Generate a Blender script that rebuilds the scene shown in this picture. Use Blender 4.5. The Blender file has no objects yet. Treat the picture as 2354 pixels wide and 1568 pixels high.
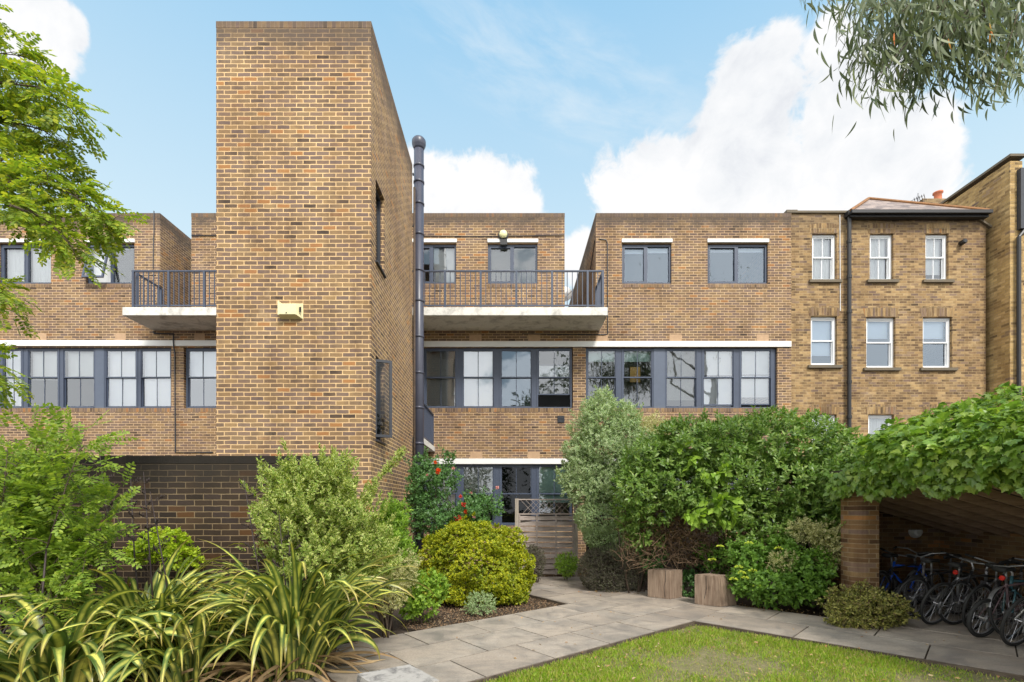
import bpy, math, random
import numpy as np
from mathutils import Vector, Matrix
R = math.radians
rng = np.random.default_rng(7)
random.seed(7)
sc = bpy.context.scene
col = sc.collection

# ---------------------------------------------------------------- camera
EYE = 1.75          # eye height
F = 1134.0          # focal length in units of a 2354 wide picture
cam_d = bpy.data.cameras.new('camera'); cam = bpy.data.objects.new('camera', cam_d); col.objects.link(cam)
cam.location = (0, 0, EYE); cam.rotation_euler = (R(90), 0, 0)
cam_d.sensor_width = 36.0; cam_d.lens = 36.0*F/2354.0
cam_d.shift_x = 0.0017; cam_d.shift_y = 0.161
cam_d.clip_start = 0.05; cam_d.clip_end = 800
sc.camera = cam
sc.view_settings.view_transform = 'Standard'; sc.view_settings.look = 'None'
sc.view_settings.exposure = 0.40; sc.view_settings.gamma = 1.0
sc.cycles.max_bounces = 6; sc.cycles.transparent_max_bounces = 12

# ---------------------------------------------------------------- node helper
class NT:
    def __init__(s, tree): s.t = tree; s.n = tree.nodes; s.l = tree.links
    def new(s, typ, **kw):
        n = s.n.new(typ)
        for k, v in kw.items():
            if k == 'inp':
                for a, b in v.items(): s.set(n, a, b)
            else: setattr(n, k, v)
        return n
    def set(s, n, a, b):
        sock = n.inputs[a]
        if isinstance(b, bpy.types.NodeSocket): s.l.new(b, sock)
        elif isinstance(b, bpy.types.Node): s.l.new(b.outputs[0], sock)
        else:
            if isinstance(b, tuple) and len(b) == 3 and sock.type == 'RGBA': b = b+(1,)
            sock.default_value = b
    def math(s, op, a, b=0.0, c=None, clamp=False):
        n = s.n.new('ShaderNodeMath'); n.operation = op; n.use_clamp = clamp
        s.set(n, 0, a); s.set(n, 1, b)
        if c is not None: s.set(n, 2, c)
        return n.outputs[0]
    def mix(s, f, a, b, blend='MIX'):
        n = s.n.new('ShaderNodeMixRGB'); n.blend_type = blend
        s.set(n, 0, f); s.set(n, 1, a); s.set(n, 2, b)
        return n.outputs[0]
    def ramp(s, f, stops, interp='LINEAR'):
        n = s.n.new('ShaderNodeValToRGB'); cr = n.color_ramp; cr.interpolation = interp
        while len(cr.elements) > 1: cr.elements.remove(cr.elements[-1])
        first = True
        for p, c in stops:
            if isinstance(c, (int, float)): c = (c, c, c)
            if first: e = cr.elements[0]; e.position = p; first = False
            else: e = cr.elements.new(p)
            e.color = tuple(c)+(1,)
        s.set(n, 0, f)
        return n.outputs[0]
    def noise(s, vec, scale, detail=4, rough=0.5, dist=0.0, out=0):
        n = s.n.new('ShaderNodeTexNoise')
        if vec is not None: s.set(n, 'Vector', vec)
        n.inputs['Scale'].default_value = scale; n.inputs['Detail'].default_value = detail
        n.inputs['Roughness'].default_value = rough; n.inputs['Distortion'].default_value = dist
        return n.outputs[out]
    def mr(s, v, a, b, c=0.0, d=1.0, smooth=False):
        n = s.n.new('ShaderNodeMapRange')
        if smooth: n.interpolation_type = 'SMOOTHSTEP'
        s.set(n, 0, v); s.set(n, 1, a); s.set(n, 2, b); s.set(n, 3, c); s.set(n, 4, d)
        return n.outputs[0]

# ---------------------------------------------------------------- world: daylight sky with cumulus
SUN_EL = R(48); SUN_AZ = R(180-24)     # azimuth from +Y towards +X: behind the camera, to its right
sun_dir = Vector((math.sin(SUN_AZ)*math.cos(SUN_EL), math.cos(SUN_AZ)*math.cos(SUN_EL), math.sin(SUN_EL)))
w = bpy.data.worlds.new('World'); sc.world = w; w.use_nodes = True
w.node_tree.nodes.clear(); T = NT(w.node_tree)
def azel(x, y):
    dx, dz = (x-1173)/F, (1163-y)/F
    return math.atan(dx), math.atan(dz/math.hypot(1, dx))
gen = T.new('ShaderNodeTexCoord').outputs['Generated']
sep = T.new('ShaderNodeSeparateXYZ', inp={0: gen})
az = T.math('ARCTAN2', sep.outputs[0], sep.outputs[1]); el = T.math('ARCSINE', sep.outputs[2])
blobs = [(1715,180,95,120),(1670,270,60,110),(1900,110,110,90),(1700,330,150,130),(1500,420,150,110),(2150,330,100,160),(1760,215,135,150),(1795,110,75,70),(1960,235,190,160),(2090,370,170,180),(1560,440,160,90),(1840,430,330,150),
         (1440,500,90,120),(1340,590,70,80),(1010,440,85,95),(1140,440,120,100),(1180,480,90,60),(960,395,60,60),(75,40,105,80),(120,130,75,75),
         (60,90,100,110),(150,60,60,60)]
field = None
for (x, y, rx, ry) in blobs:
    a0, e0 = azel(x, y); a1, _ = azel(x+rx, y); _, e1 = azel(x, y-ry)
    ra, re = abs(a1-a0), abs(e1-e0)
    da = T.math('DIVIDE', T.math('SUBTRACT', az, a0), ra); de = T.math('DIVIDE', T.math('SUBTRACT', el, e0), re)
    d = T.math('SQRT', T.math('ADD', T.math('MULTIPLY', da, da), T.math('MULTIPLY', de, de)))
    v = T.math('SUBTRACT', 1.0, d)
    v = T.math('MAXIMUM', v, -1.5)
    if field is None: field = v
    else:
        n = T.n.new('ShaderNodeMath'); n.operation = 'SMOOTH_MAX'; T.set(n, 0, field); T.set(n, 1, v); n.inputs[2].default_value = 0.25
        field = n.outputs[0]
# sky out of view carries broken cloud, brightened below as added fill light
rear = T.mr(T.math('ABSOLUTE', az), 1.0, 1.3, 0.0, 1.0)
rn = T.mr(T.noise(gen, 2.2, 4, 0.5), 0.32, 0.55, -0.6, 0.9)
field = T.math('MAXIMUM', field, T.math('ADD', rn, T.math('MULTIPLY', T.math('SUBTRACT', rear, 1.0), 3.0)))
n1 = T.math('SUBTRACT', T.noise(gen, 9, 9, 0.58, 0.4), 0.5)
n2 = T.math('SUBTRACT', T.noise(gen, 26, 8, 0.62, 0.6), 0.5)
tot = T.math('ADD', field, T.math('ADD', T.math('MULTIPLY', n1, 1.5), T.math('MULTIPLY', n2, 0.9)))
dens = T.mr(tot, -0.10, 0.26, 0.0, 1.0, True)
# thin streaks
a0, e0 = azel(1290, 190)
da = T.math('SUBTRACT', az, a0); de = T.math('SUBTRACT', el, e0)
u_ = T.math('ADD', T.math('MULTIPLY', da, 0.97), T.math('MULTIPLY', de, -0.25)); v_ = T.math('ADD', T.math('MULTIPLY', da, 0.25), T.math('MULTIPLY', de, 0.97))
cmb = T.new('ShaderNodeCombineXYZ', inp={0: T.math('MULTIPLY', u_, 3.0), 1: T.math('MULTIPLY', v_, 11.0)})
st = T.mr(T.noise(cmb.outputs[0], 2.0, 7, 0.62, .3), 0.40, 0.80, 0.0, .8)
sm = T.math('ADD', T.math('POWER', T.math('DIVIDE', T.math('ABSOLUTE', u_), 0.34), 2.0), T.math('POWER', T.math('DIVIDE', T.math('ABSOLUTE', v_), 0.085), 2.0))
st = T.math('MULTIPLY', st, T.mr(sm, 0.1, 1.3, 0.75, 0.0, True))
sky = T.new('ShaderNodeTexSky'); sky.sky_type = 'NISHITA'; sky.sun_disc = False
sky.sun_elevation = SUN_EL; sky.sun_rotation = SUN_AZ
sky.altitude = 0; sky.air_density = 1.0; sky.dust_density = 1.6; sky.ozone_density = 2.0
lp = T.noise(gen, 5.0, 6, 0.6)
shade = T.ramp(T.math('ADD', T.math('MULTIPLY', lp, 0.8), T.math('MULTIPLY', T.noise(gen, 14, 6, 0.6, 0.5), 0.5)),
               [(0.44, (5.9, 6.1, 6.5)), (0.56, (6.9, 7.05, 7.25)), (0.70, (7.7, 7.7, 7.75))])
skyc = T.mix(1.0, sky.outputs[0], (1.42, 1.50, 1.58, 1), 'MULTIPLY')
pale = T.mr(el, 0.30, 0.95, 0.95, 0.90)
palec = T.mix(T.mr(el, 0.35, 0.85, 0.0, 1.0), (5.6, 6.9, 7.5, 1), (2.45, 4.85, 7.0, 1))
skyc = T.mix(pale, skyc, palec)
skyc = T.mix(st, skyc, (6.6, 7.1, 7.4, 1))
bright = T.mix(rear, (1, 1, 1, 1), (2.0, 2.0, 1.95, 1))  # clouds out of view brightened to add soft fill from behind the camera
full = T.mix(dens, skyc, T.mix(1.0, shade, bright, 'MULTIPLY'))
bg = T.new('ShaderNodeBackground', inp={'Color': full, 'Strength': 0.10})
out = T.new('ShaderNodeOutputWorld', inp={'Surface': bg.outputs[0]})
w.cycles.sampling_method = 'MANUAL'; w.cycles.sample_map_resolution = 512

sd = bpy.data.lights.new('sun', 'SUN'); so = bpy.data.objects.new('sun', sd); col.objects.link(so)
sd.energy = 3.1; sd.angle = R(12); sd.color = (1.0, 0.95, 0.87)
so.rotation_euler = sun_dir.to_track_quat('Z', 'Y').to_euler(); so.location = (4, -10, 20)

# ---------------------------------------------------------------- helpers
def P(x, y, D): return Vector(((x-1173)*D/F, D, EYE+(1163-y)*D/F))
def PX(x, D): return (x-1173)*D/F
def PZ(y, D): return EYE+(1163-y)*D/F
def DG(y, z=0.0): return F*(EYE-z)/(y-1163)

class MB:
    def __init__(s): s.v = []; s.f = []
    def add(s, vs, fs):
        o = len(s.v); s.v += [tuple(p) for p in vs]; s.f += [tuple(i+o for i in f) for f in fs]; return s
    def quad(s, a, b, c, d): return s.add([a, b, c, d], [(0, 1, 2, 3)])
    def box(s, x0, x1, y0, y1, z0, z1):
        if x0 > x1: x0, x1 = x1, x0
        if y0 > y1: y0, y1 = y1, y0
        if z0 > z1: z0, z1 = z1, z0
        return s.add([(x0,y0,z0),(x1,y0,z0),(x1,y1,z0),(x0,y1,z0),(x0,y0,z1),(x1,y0,z1),(x1,y1,z1),(x0,y1,z1)],
                     [(0,3,2,1),(4,5,6,7),(0,1,5,4),(1,2,6,5),(2,3,7,6),(3,0,4,7)])
    def obox(s, c, ax, ay, az_):       # centre and three half vectors
        c = Vector(c); ax = Vector(ax); ay = Vector(ay); az_ = Vector(az_)
        vs = [c+i*ax+j*ay+k*az_ for k in (-1, 1) for i, j in ((-1,-1),(1,-1),(1,1),(-1,1))]
        return s.add(vs, [(0,3,2,1),(4,5,6,7),(0,1,5,4),(1,2,6,5),(2,3,7,6),(3,0,4,7)])
    def bar(s, a, b, w, h=None, up=(0, 0, 1)):
        a = Vector(a); b = Vector(b); h = h or w; d = (b-a)
        L = d.length; d.normalize(); up = Vector(up)
        if abs(d.dot(up)) > 0.95: up = Vector((1, 0, 0))
        sx = d.cross(up).normalized(); uz = sx.cross(d)
        return s.obox((a+b)/2, d*L/2, sx*w/2, uz*h/2)
    def prism(s, poly, z0, z1):
        n = len(poly)
        vs = [(p[0], p[1], z0) for p in poly]+[(p[0], p[1], z1) for p in poly]
        fs = [tuple(range(n-1, -1, -1)), tuple(range(n, 2*n))]+[(i, (i+1) % n, n+(i+1) % n, n+i) for i in range(n)]
        return s.add(vs, fs)
    def tube(s, pts, r, n=8, cap=True):
        pts = [Vector(p) for p in pts]; m = len(pts)
        rs = r if isinstance(r, (list, tuple)) else [r]*m
        vs = []; prev = None
        for i, p in enumerate(pts):
            t = (pts[min(i+1, m-1)]-pts[max(i-1, 0)])
            if t.length < 1e-9: t = Vector((0, 0, 1))
            t.normalize()
            if prev is None:
                up = Vector((0, 0, 1)) if abs(t.z) < .9 else Vector((1, 0, 0))
                a = t.cross(up).normalized()
            else: a = (prev-t*prev.dot(t)).normalized()
            prev = a; b = t.cross(a)
            for k in range(n):
                q = 2*math.pi*k/n; vs.append(p+(a*math.cos(q)+b*math.sin(q))*rs[i])
        fs = [(i*n+k, i*n+(k+1) % n, (i+1)*n+(k+1) % n, (i+1)*n+k) for i in range(m-1) for k in range(n)]
        if cap: fs += [tuple(range(n-1, -1, -1)), tuple((m-1)*n+k for k in range(n))]
        return s.add(vs, fs)
    def lathe(s, c, prof, n=16, axis='z'):
        c = Vector(c); vs = []
        for (r, h) in prof:
            for k in range(n):
                q = 2*math.pi*k/n
                if axis == 'z': vs.append(c+Vector((r*math.cos(q), r*math.sin(q), h)))
                else: vs.append(c+Vector((r*math.cos(q), -h, r*math.sin(q))))
        m = len(prof)
        fs = [(i*n+k, i*n+(k+1) % n, (i+1)*n+(k+1) % n, (i+1)*n+k) for i in range(m-1) for k in range(n)]
        fs += [tuple(range(n-1, -1, -1)), tuple((m-1)*n+k for k in range(n))]
        return s.add(vs, fs)
    def torus(s, c, Rr, r, ax, ay, n=28, m=6):
        c = Vector(c); ax = Vector(ax); ay = Vector(ay); az_ = ax.cross(ay); vs = []
        for i in range(n):
            q = 2*math.pi*i/n; d = ax*math.cos(q)+ay*math.sin(q)
            for k in range(m):
                t = 2*math.pi*k/m; vs.append(c+d*(Rr+r*math.cos(t))+az_*r*math.sin(t))
        fs = [(i*m+k, ((i+1) % n)*m+k, ((i+1) % n)*m+(k+1) % m, i*m+(k+1) % m) for i in range(n) for k in range(m)]
        return s.add(vs, fs)

def wloc(o):
    v = Vector((0, 0, 0))
    while o is not None: v += o.location; o = o.parent
    return v
def link(name, me, mat, parent=None, smooth=False):
    o = bpy.data.objects.new(name, me); col.objects.link(o)
    if mat: me.materials.append(mat)
    if parent: o.parent = parent
    if smooth: me.polygons.foreach_set('use_smooth', [True]*len(me.polygons))
    return o
def obj(name, mb, mat, parent=None, smooth=False, bevel=0, local=False):
    me = bpy.data.meshes.new(name)
    off = Vector((0, 0, 0)) if local else wloc(parent)
    me.from_pydata([(v[0]-off[0], v[1]-off[1], v[2]-off[2]) for v in mb.v], [], mb.f); me.update()
    o = link(name, me, mat, parent, smooth)
    if bevel:
        b = o.modifiers.new('bevel', 'BEVEL'); b.width = bevel; b.segments = 2; b.limit_method = 'ANGLE'; b.angle_limit = R(40)
    return o
def tag(o, label, cat, group=None, kind=None):
    if label: o['label'] = label
    if cat: o['category'] = cat
    if group: o['group'] = group
    if kind: o['kind'] = kind
    return o
def thing(name, loc, label, cat, group=None):
    o = bpy.data.objects.new(name, None); o.empty_display_size = .2; col.objects.link(o); o.location = loc
    return tag(o, label, cat, group)
def struct(o): o['kind'] = 'structure'; return o

# ---------------------------------------------------------------- materials
def mat(name):
    m = bpy.data.materials.new(name); m.use_nodes = True; m.node_tree.nodes.clear()
    t = NT(m.node_tree); b = t.new('ShaderNodeBsdfPrincipled'); o = t.new('ShaderNodeOutputMaterial')
    t.l.new(b.outputs[0], o.inputs[0]); return m, t, b
def simple(name, c, rough=.6, metal=0, var=.25, scale=8, bump=0, spec=.5, c2=None):
    m, t, b = mat(name); tc = t.new('ShaderNodeTexCoord').outputs['Object']
    n = t.noise(tc, scale, 5, .6)
    c2 = c2 or tuple(x*(1-var) for x in c)
    t.set(b, 'Base Color', t.ramp(n, [(.3, c2), (.7, c)])); b.inputs['Roughness'].default_value = rough
    b.inputs['Metallic'].default_value = metal; b.inputs['Specular IOR Level'].default_value = spec
    if bump:
        bp = t.new('ShaderNodeBump', inp={'Height': t.noise(tc, scale*4, 6, .6), 'Strength': bump, 'Distance': .01}); t.set(b, 'Normal', bp)
    return m
def brick(name, *a, **k):
    return brick_(name, *a, **k)
def brick_(name, stops, mortar, bw=.225, bh=.075, ms=.006, offset=.5, stain=None, top=None, base=None, warm=0.0, patch=.35, dirt=.55, dark=1.0, purple=.34, orange=.05):
    m, t, b = mat(name); tc = t.new('ShaderNodeTexCoord').outputs['Object']
    s = t.new('ShaderNodeSeparateXYZ', inp={0: tc})
    u = t.math('ADD', t.math('ADD', s.outputs[0], s.outputs[1]), t.math('MULTIPLY', t.math('SUBTRACT', t.noise(tc, 22, 2, .5), .5), .012))
    wob = t.math('MULTIPLY', t.math('SUBTRACT', t.noise(tc, 6, 2, .5), .5), .012)
    v = t.math('ADD', s.outputs[2], wob)
    vec = t.new('ShaderNodeCombineXYZ', inp={0: t.math('ADD', u, 40.0), 1: t.math('ADD', v, 20.0)}).outputs[0]
    br = t.new('ShaderNodeTexBrick'); br.offset = offset; br.squash = 1.0
    t.set(br, 'Vector', vec); t.set(br, 'Color1', (0, 0, 0, 1)); t.set(br, 'Color2', (1, 1, 1, 1)); t.set(br, 'Mortar', (.5, .5, .5, 1))
    br.inputs['Scale'].default_value = 1.0; br.inputs['Mortar Size'].default_value = ms; br.inputs['Mortar Smooth'].default_value = .25
    br.inputs['Bias'].default_value = 0.0; br.inputs['Brick Width'].default_value = bw; br.inputs['Row Height'].default_value = bh
    big = t.noise(tc, .9, 4, .55)
    tint = t.math('ADD', t.math('MULTIPLY', t.new('ShaderNodeSeparateColor', inp={0: br.outputs[0]}).outputs[0], .8),
                  t.math('MULTIPLY', t.math('SUBTRACT', t.noise(tc, 2.3, 3, .6), .25), patch))
    c = t.ramp(tint, stops, 'LINEAR')
    rnd = t.new('ShaderNodeSeparateColor', inp={0: br.outputs[0]}).outputs[0]
    r2 = t.math('FRACT', t.math('MULTIPLY', rnd, 37.7)); r3 = t.math('FRACT', t.math('MULTIPLY', rnd, 91.3))
    c = t.mix(t.mr(r2, 1-purple, 1-purple+.02, 0, .55), c, (.23*dark, .165*dark, .145*dark, 1))
    c = t.mix(t.mr(r3, 1-orange, 1-orange+.02, 0, .7), c, (.50*dark, .23*dark, .075*dark, 1))
    if dark != 1.0: c = t.mix(1.0, c, (dark, dark, dark, 1), 'MULTIPLY')
    fine = t.noise(tc, 60, 5, .7)
    c = t.mix(t.mr(fine, .25, .75, .0, .45), c, t.mix(1.0, c, (.42, .40, .40, 1), 'MULTIPLY'))
    mc = t.mix(t.mr(t.noise(tc, 5, 5, .6), .35, .7), mortar, tuple(x*.68 for x in mortar[:3])+(1,))
    c = t.mix(br.outputs[1], c, mc)
    c = t.mix(t.mr(big, .36, .64, 0, .6), c, t.mix(1.0, c, (.66, .60, .58, 1), 'MULTIPLY'))
    # soot and rain streaks: tall ragged patches
    mps = t.new('ShaderNodeMapping', inp={0: tc}); mps.inputs['Scale'].default_value = (1.5, 1.5, .42)
    st2 = t.noise(mps.outputs[0], 1.3, 6, .62, .3)
    c = t.mix(t.mr(st2, .52, .70, 0, .60), c, t.mix(1.0, c, (.50, .46, .44, 1), 'MULTIPLY'))
    mpe = t.new('ShaderNodeMapping', inp={0: tc}); mpe.inputs['Location'].default_value = (13, 5, 2); mpe.inputs['Scale'].default_value = (1, 1, .8)
    c = t.mix(t.mr(t.noise(mpe.outputs[0], 1.9, 7, .7), .60, .74, 0, .30), c, (.62, .47, .31, 1))
    if stain:                     # weathered dirt with a ragged lower edge: (height, fade, colour, amount)
        for (z0, z1, sc_, am) in stain:
            zz = t.math('ADD', s.outputs[2], t.math('MULTIPLY', t.math('SUBTRACT', t.noise(tc, 1.7, 5, .65), .5), 1.1))
            k = t.math('MULTIPLY', t.mr(zz, z0, z1, 0, 1, True), am)
            c = t.mix(k, c, t.mix(dirt, t.mix(1.0, c, (.62, .60, .60, 1), 'MULTIPLY'), sc_+(1,)))
    t.set(b, 'Base Color', c); b.inputs['Roughness'].default_value = .9; b.inputs['Specular IOR Level'].default_value = .25
    h = t.math('ADD', t.math('MULTIPLY', t.math('SUBTRACT', 1.0, br.outputs[1]), 1.0), t.math('MULTIPLY', fine, .35))
    bp = t.new('ShaderNodeBump', inp={'Height': h, 'Strength': .6, 'Distance': .008}); t.set(b, 'Normal', bp)
    return m
ST_T = [(.06, (.09, .065, .05)), (.16, (.23, .155, .10)), (.30, (.35, .23, .118)), (.42, (.20, .14, .10)), (.54, (.40, .265, .13)), (.64, (.17, .12, .09)), (.74, (.31, .215, .122)), (.84, (.23, .155, .115)), (.92, (.41, .25, .12))]
ST_V = [(.08, (.10, .067, .043)), (.22, (.40, .265, .125)), (.36, (.17, .11, .065)), (.50, (.50, .335, .155)), (.64, (.16, .10, .062)), (.80, (.54, .375, .185)), (.95, (.25, .155, .09))]
ST_D = [(.1, (.06, .043, .032)), (.4, (.12, .08, .052)), (.7, (.085, .06, .045)), (.9, (.16, .10, .058))]
grime = (.13, .105, .085)
M = {}
M['brick_tower'] = brick('brick_tower', ST_T, (.82, .57, .30, 1), ms=.0088, stain=[(9.3, 9.95, (.12, .095, .075), 1.0)], dirt=.6)
M['brick_main'] = brick('brick_main', ST_T, (.76, .54, .32, 1), ms=.0074, stain=[(9.7, 10.15, (.10, .08, .065), 1.0)], dirt=.7, dark=.97)
M['brick_soldier'] = brick('brick_soldier', ST_T, (.42, .30, .19, 1), bw=.075, bh=.235, offset=0, ms=.006, stain=[(9.5, 10.2, grime, .8)])
M['brick_victorian'] = brick('brick_victorian', ST_V, (.46, .34, .18, 1), bh=.074, ms=.0075, patch=.5, orange=.0, purple=.15, stain=[(9.3, 10.3, (.12, .10, .08), .5)])
M['brick_arch'] = brick('brick_arch', ST_V, (.36, .27, .15, 1), bw=.075, bh=.29, offset=0, ms=.008)
M['brick_dark'] = brick('brick_dark', ST_D, (.31, .23, .135, 1), ms=.0055, stain=[(1.65, 2.35, (.030, .026, .021), .9)], dirt=.85, dark=.52, purple=.2, orange=.05)
M['brick_coping_dark'] = brick('brick_coping_dark', ST_D, (.04, .035, .03, 1), bw=.075, bh=.3, offset=0, ms=.004, stain=[(1.5, 2.0, (.022, .019, .016), .95)], dirt=.9, dark=.35, orange=0, purple=0)
M['brick_gold'] = brick('brick_gold', [(.08, (.14, .09, .05)), (.3, (.60, .42, .17)), (.45, (.32, .21, .09)), (.6, (.68, .48, .21)), (.8, (.45, .30, .12)), (.95, (.72, .52, .25))], (.48, .35, .19, 1), bh=.074, ms=.007, patch=.5, purple=.05, orange=0)
M['brick_pier'] = brick('brick_pier', [(.1, (.10, .055, .03)), (.4, (.27, .155, .07)), (.7, (.18, .10, .05)), (.95, (.36, .24, .11))], (.34, .25, .15, 1), ms=.007, dark=1.05, purple=.1)
M['slate_grey'] = simple('slate_grey', (.058, .075, .118), .42, var=.12)
M['slate_dark'] = simple('slate_dark', (.030, .034, .045), .45, var=.15)
M['panel_grey'] = simple('panel_grey', (.092, .115, .165), .5, var=.1)
M['pipe_grey'] = simple('pipe_grey', (.060, .064, .092), .38, var=.15, scale=3)
M['iron_black'] = simple('iron_black', (.018, .018, .020), .45, var=.2)
M['white_paint'] = simple('white_paint', (.80, .80, .78), .5, var=.06, scale=3)
M['upvc'] = simple('upvc', (.82, .83, .84), .35, var=.04)
M['terracotta'] = simple('terracotta', (.50, .33, .20), .85, var=.2)
M['cream'] = simple('cream', (.76, .70, .42), .5, var=.08)
M['lamp_globe'] = simple('lamp_globe', (.78, .76, .42), .35, var=.12, scale=20)
M['bark'] = simple('bark', (.12, .085, .06), .95, var=.5, scale=12, bump=.6)
M['twig'] = simple('twig', (.25, .16, .095), .9, var=.5, scale=10)
M['dark_stem'] = simple('dark_stem', (.045, .028, .028), .6, var=.4)
M['blind'] = simple('blind', (.93, .92, .91), .8, var=.05, scale=2)
M['blind_green'] = simple('blind_green', (.42, .60, .55), .8, var=.08, scale=2)
M['venetian'] = simple('venetian', (.90, .89, .84), .6, var=.08, scale=2)
M['floor_dark'] = simple('floor_dark', (.10, .09, .085), .8, var=.3)
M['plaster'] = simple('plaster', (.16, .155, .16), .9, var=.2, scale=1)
M['paper'] = simple('paper', (.72, .43, .12), .7, var=.05)
M['rubber'] = simple('rubber', (.022, .022, .022), .75, var=.2)
M['steel'] = simple('steel', (.50, .50, .52), .3, metal=.9, var=.2)
M['alloy'] = simple('alloy', (.30, .30, .31), .35, metal=.5, var=.2)
M['red_plastic'] = simple('red_plastic', (.60, .02, .015), .3, var=.1)
M['rust'] = simple('rust', (.30, .14, .05), .8, var=.4)

def concrete(name, c, dirt=(.10, .10, .09), am=.6, sc_=3):
    m, t, b = mat(name); tc = t.new('ShaderNodeTexCoord').outputs['Object']
    n = t.noise(tc, sc_, 8, .68, .4); n2 = t.noise(tc, 30, 6, .7)
    k = t.math('MULTIPLY', t.mr(n, .48, .68), am)
    cc = t.mix(t.mr(n2, .3, .8, 0, .4), c+(1,), tuple(x*.6 for x in c)+(1,))
    t.set(b, 'Base Color', t.mix(k, cc, dirt+(1,))); b.inputs['Roughness'].default_value = .9
    bp = t.new('ShaderNodeBump', inp={'Height': n2, 'Strength': .4, 'Distance': .006}); t.set(b, 'Normal', bp)
    return m
M['concrete_white'] = concrete('concrete_white', (.78, .76, .71), dirt=(.20, .19, .17), am=.6)
M['concrete_grey'] = concrete('concrete_grey', (.46, .43, .38), am=.6)
M['stone_sill'] = concrete('stone_sill', (.16, .13, .09), am=.5)
M['stone_block'] = concrete('stone_block', (.34, .32, .295), dirt=(.07, .066, .066), am=.9, sc_=9)

def paving():
    m, t, b = mat('paving'); tc = t.new('ShaderNodeTexCoord').outputs['Object']
    isl = t.new('ShaderNodeNewGeometry').outputs['Random Per Island']
    off = t.new('ShaderNodeCombineXYZ', inp={0: t.math('MULTIPLY', isl, 37.0), 1: t.math('MULTIPLY', isl, 91.0)}).outputs[0]
    va = t.new('ShaderNodeVectorMath'); va.operation = 'ADD'; t.set(va, 0, tc); t.set(va, 1, off)
    base = t.ramp(isl, [(0, (.31, .255, .205)), (.5, (.44, .37, .30)), (1, (.37, .315, .26))])
    n = t.noise(va.outputs[0], 2.2, 8, .65, .8); n2 = t.noise(tc, 45, 6, .7); n3 = t.noise(tc, 1.1, 6, .6, .5)
    c = t.mix(t.mr(n, .42, .66, 0, .75), base, (.17, .155, .145, 1))
    c = t.mix(t.mr(n3, .5, .75, 0, .4), c, (.50, .46, .41, 1))
    c = t.mix(t.mr(n2, .35, .70, 0, .5), c, (.13, .115, .10, 1))
    mp = t.new('ShaderNodeMapping', inp={0: va.outputs[0]}); mp.inputs['Scale'].default_value = (2, 9, 1); mp.inputs['Rotation'].default_value = (0, 0, .7)
    c = t.mix(t.mr(t.noise(mp.outputs[0], 1.5, 8, .7, .5), .52, .72, 0, .55), c, (.14, .125, .11, 1))
    t.set(b, 'Base Color', c); t.set(b, 'Roughness', t.mr(n, .3, .7, .75, .45))
    bp = t.new('ShaderNodeBump', inp={'Height': t.math('ADD', n2, n), 'Strength': .3, 'Distance': .006}); t.set(b, 'Normal', bp)
    return m
M['paving'] = paving()
def soil(name, c1, c2):
    m, t, b = mat(name); tc = t.new('ShaderNodeTexCoord').outputs['Object']
    n = t.noise(tc, 14, 8, .7)
    t.set(b, 'Base Color', t.ramp(n, [(.3, c1), (.7, c2)])); b.inputs['Roughness'].default_value = 1
    bp = t.new('ShaderNodeBump', inp={'Height': n, 'Strength': 1, 'Distance': .04}); t.set(b, 'Normal', bp)
    return m
M['soil'] = soil('soil', (.022, .016, .011), (.075, .052, .034))
M['turf'] = soil('turf', (.12, .12, .045), (.26, .22, .11))
def wood(name, c1, c2, sc_=(14, 14, 1.2), bump=.6):
    m, t, b = mat(name); tc = t.new('ShaderNodeTexCoord').outputs['Object']
    mp = t.new('ShaderNodeMapping', inp={0: tc}); mp.inputs['Scale'].default_value = sc_
    n = t.noise(mp.outputs[0], 2.5, 8, .65, .6); n2 = t.noise(tc, 3, 4, .6)
    c = t.ramp(n, [(.28, tuple(x*.25 for x in c1)), (.42, c1), (.7, c2)])
    c = t.mix(t.mr(n2, .4, .7, 0, .4), c, tuple(x*.75 for x in c1)+(1,))
    t.set(b, 'Base Color', c); b.inputs['Roughness'].default_value = .9
    bp = t.new('ShaderNodeBump', inp={'Height': n, 'Strength': bump, 'Distance': .01}); t.set(b, 'Normal', bp)
    return m
M['wood_block'] = wood('wood_block', (.19, .13, .09), (.33, .25, .185), (9, 9, .8), .3)
M['wood_fence'] = wood('wood_fence', (.30, .245, .215), (.46, .40, .36), (1.2, 12, 14), .3)
M['wood_post'] = wood('wood_post', (.29, .25, .205), (.44, .39, .33), (14, 14, 1.2), .3)
M['wood_rafter'] = wood('wood_rafter', (.28, .18, .12), (.42, .29, .20), (1.2, 12, 14), .2)
M['wood_dark'] = simple('wood_dark', (.05, .034, .025), .9, var=.4)
M['wood_edge'] = wood('wood_edge', (.07, .05, .035), (.14, .11, .08), (3, 3, 8), .3)

def slates():
    m, t, b = mat('slates'); tc = t.new('ShaderNodeTexCoord').outputs['Object']
    s = t.new('ShaderNodeSeparateXYZ', inp={0: tc})
    vec = t.new('ShaderNodeCombineXYZ', inp={0: t.math('ADD', s.outputs[0], 9), 1: t.math('ADD', s.outputs[2], 9)}).outputs[0]
    br = t.new('ShaderNodeTexBrick'); t.set(br, 'Vector', vec); t.set(br, 'Color1', (.13, .095, .085, 1)); t.set(br, 'Color2', (.34, .26, .22, 1)); t.set(br, 'Mortar', (.04, .04, .04, 1))
    br.inputs['Scale'].default_value = 1; br.inputs['Mortar Size'].default_value = .004; br.inputs['Brick Width'].default_value = .25; br.inputs['Row Height'].default_value = .10
    t.set(b, 'Base Color', br.outputs[0]); b.inputs['Roughness'].default_value = .6
    return m
M['slates'] = slates()

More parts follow.
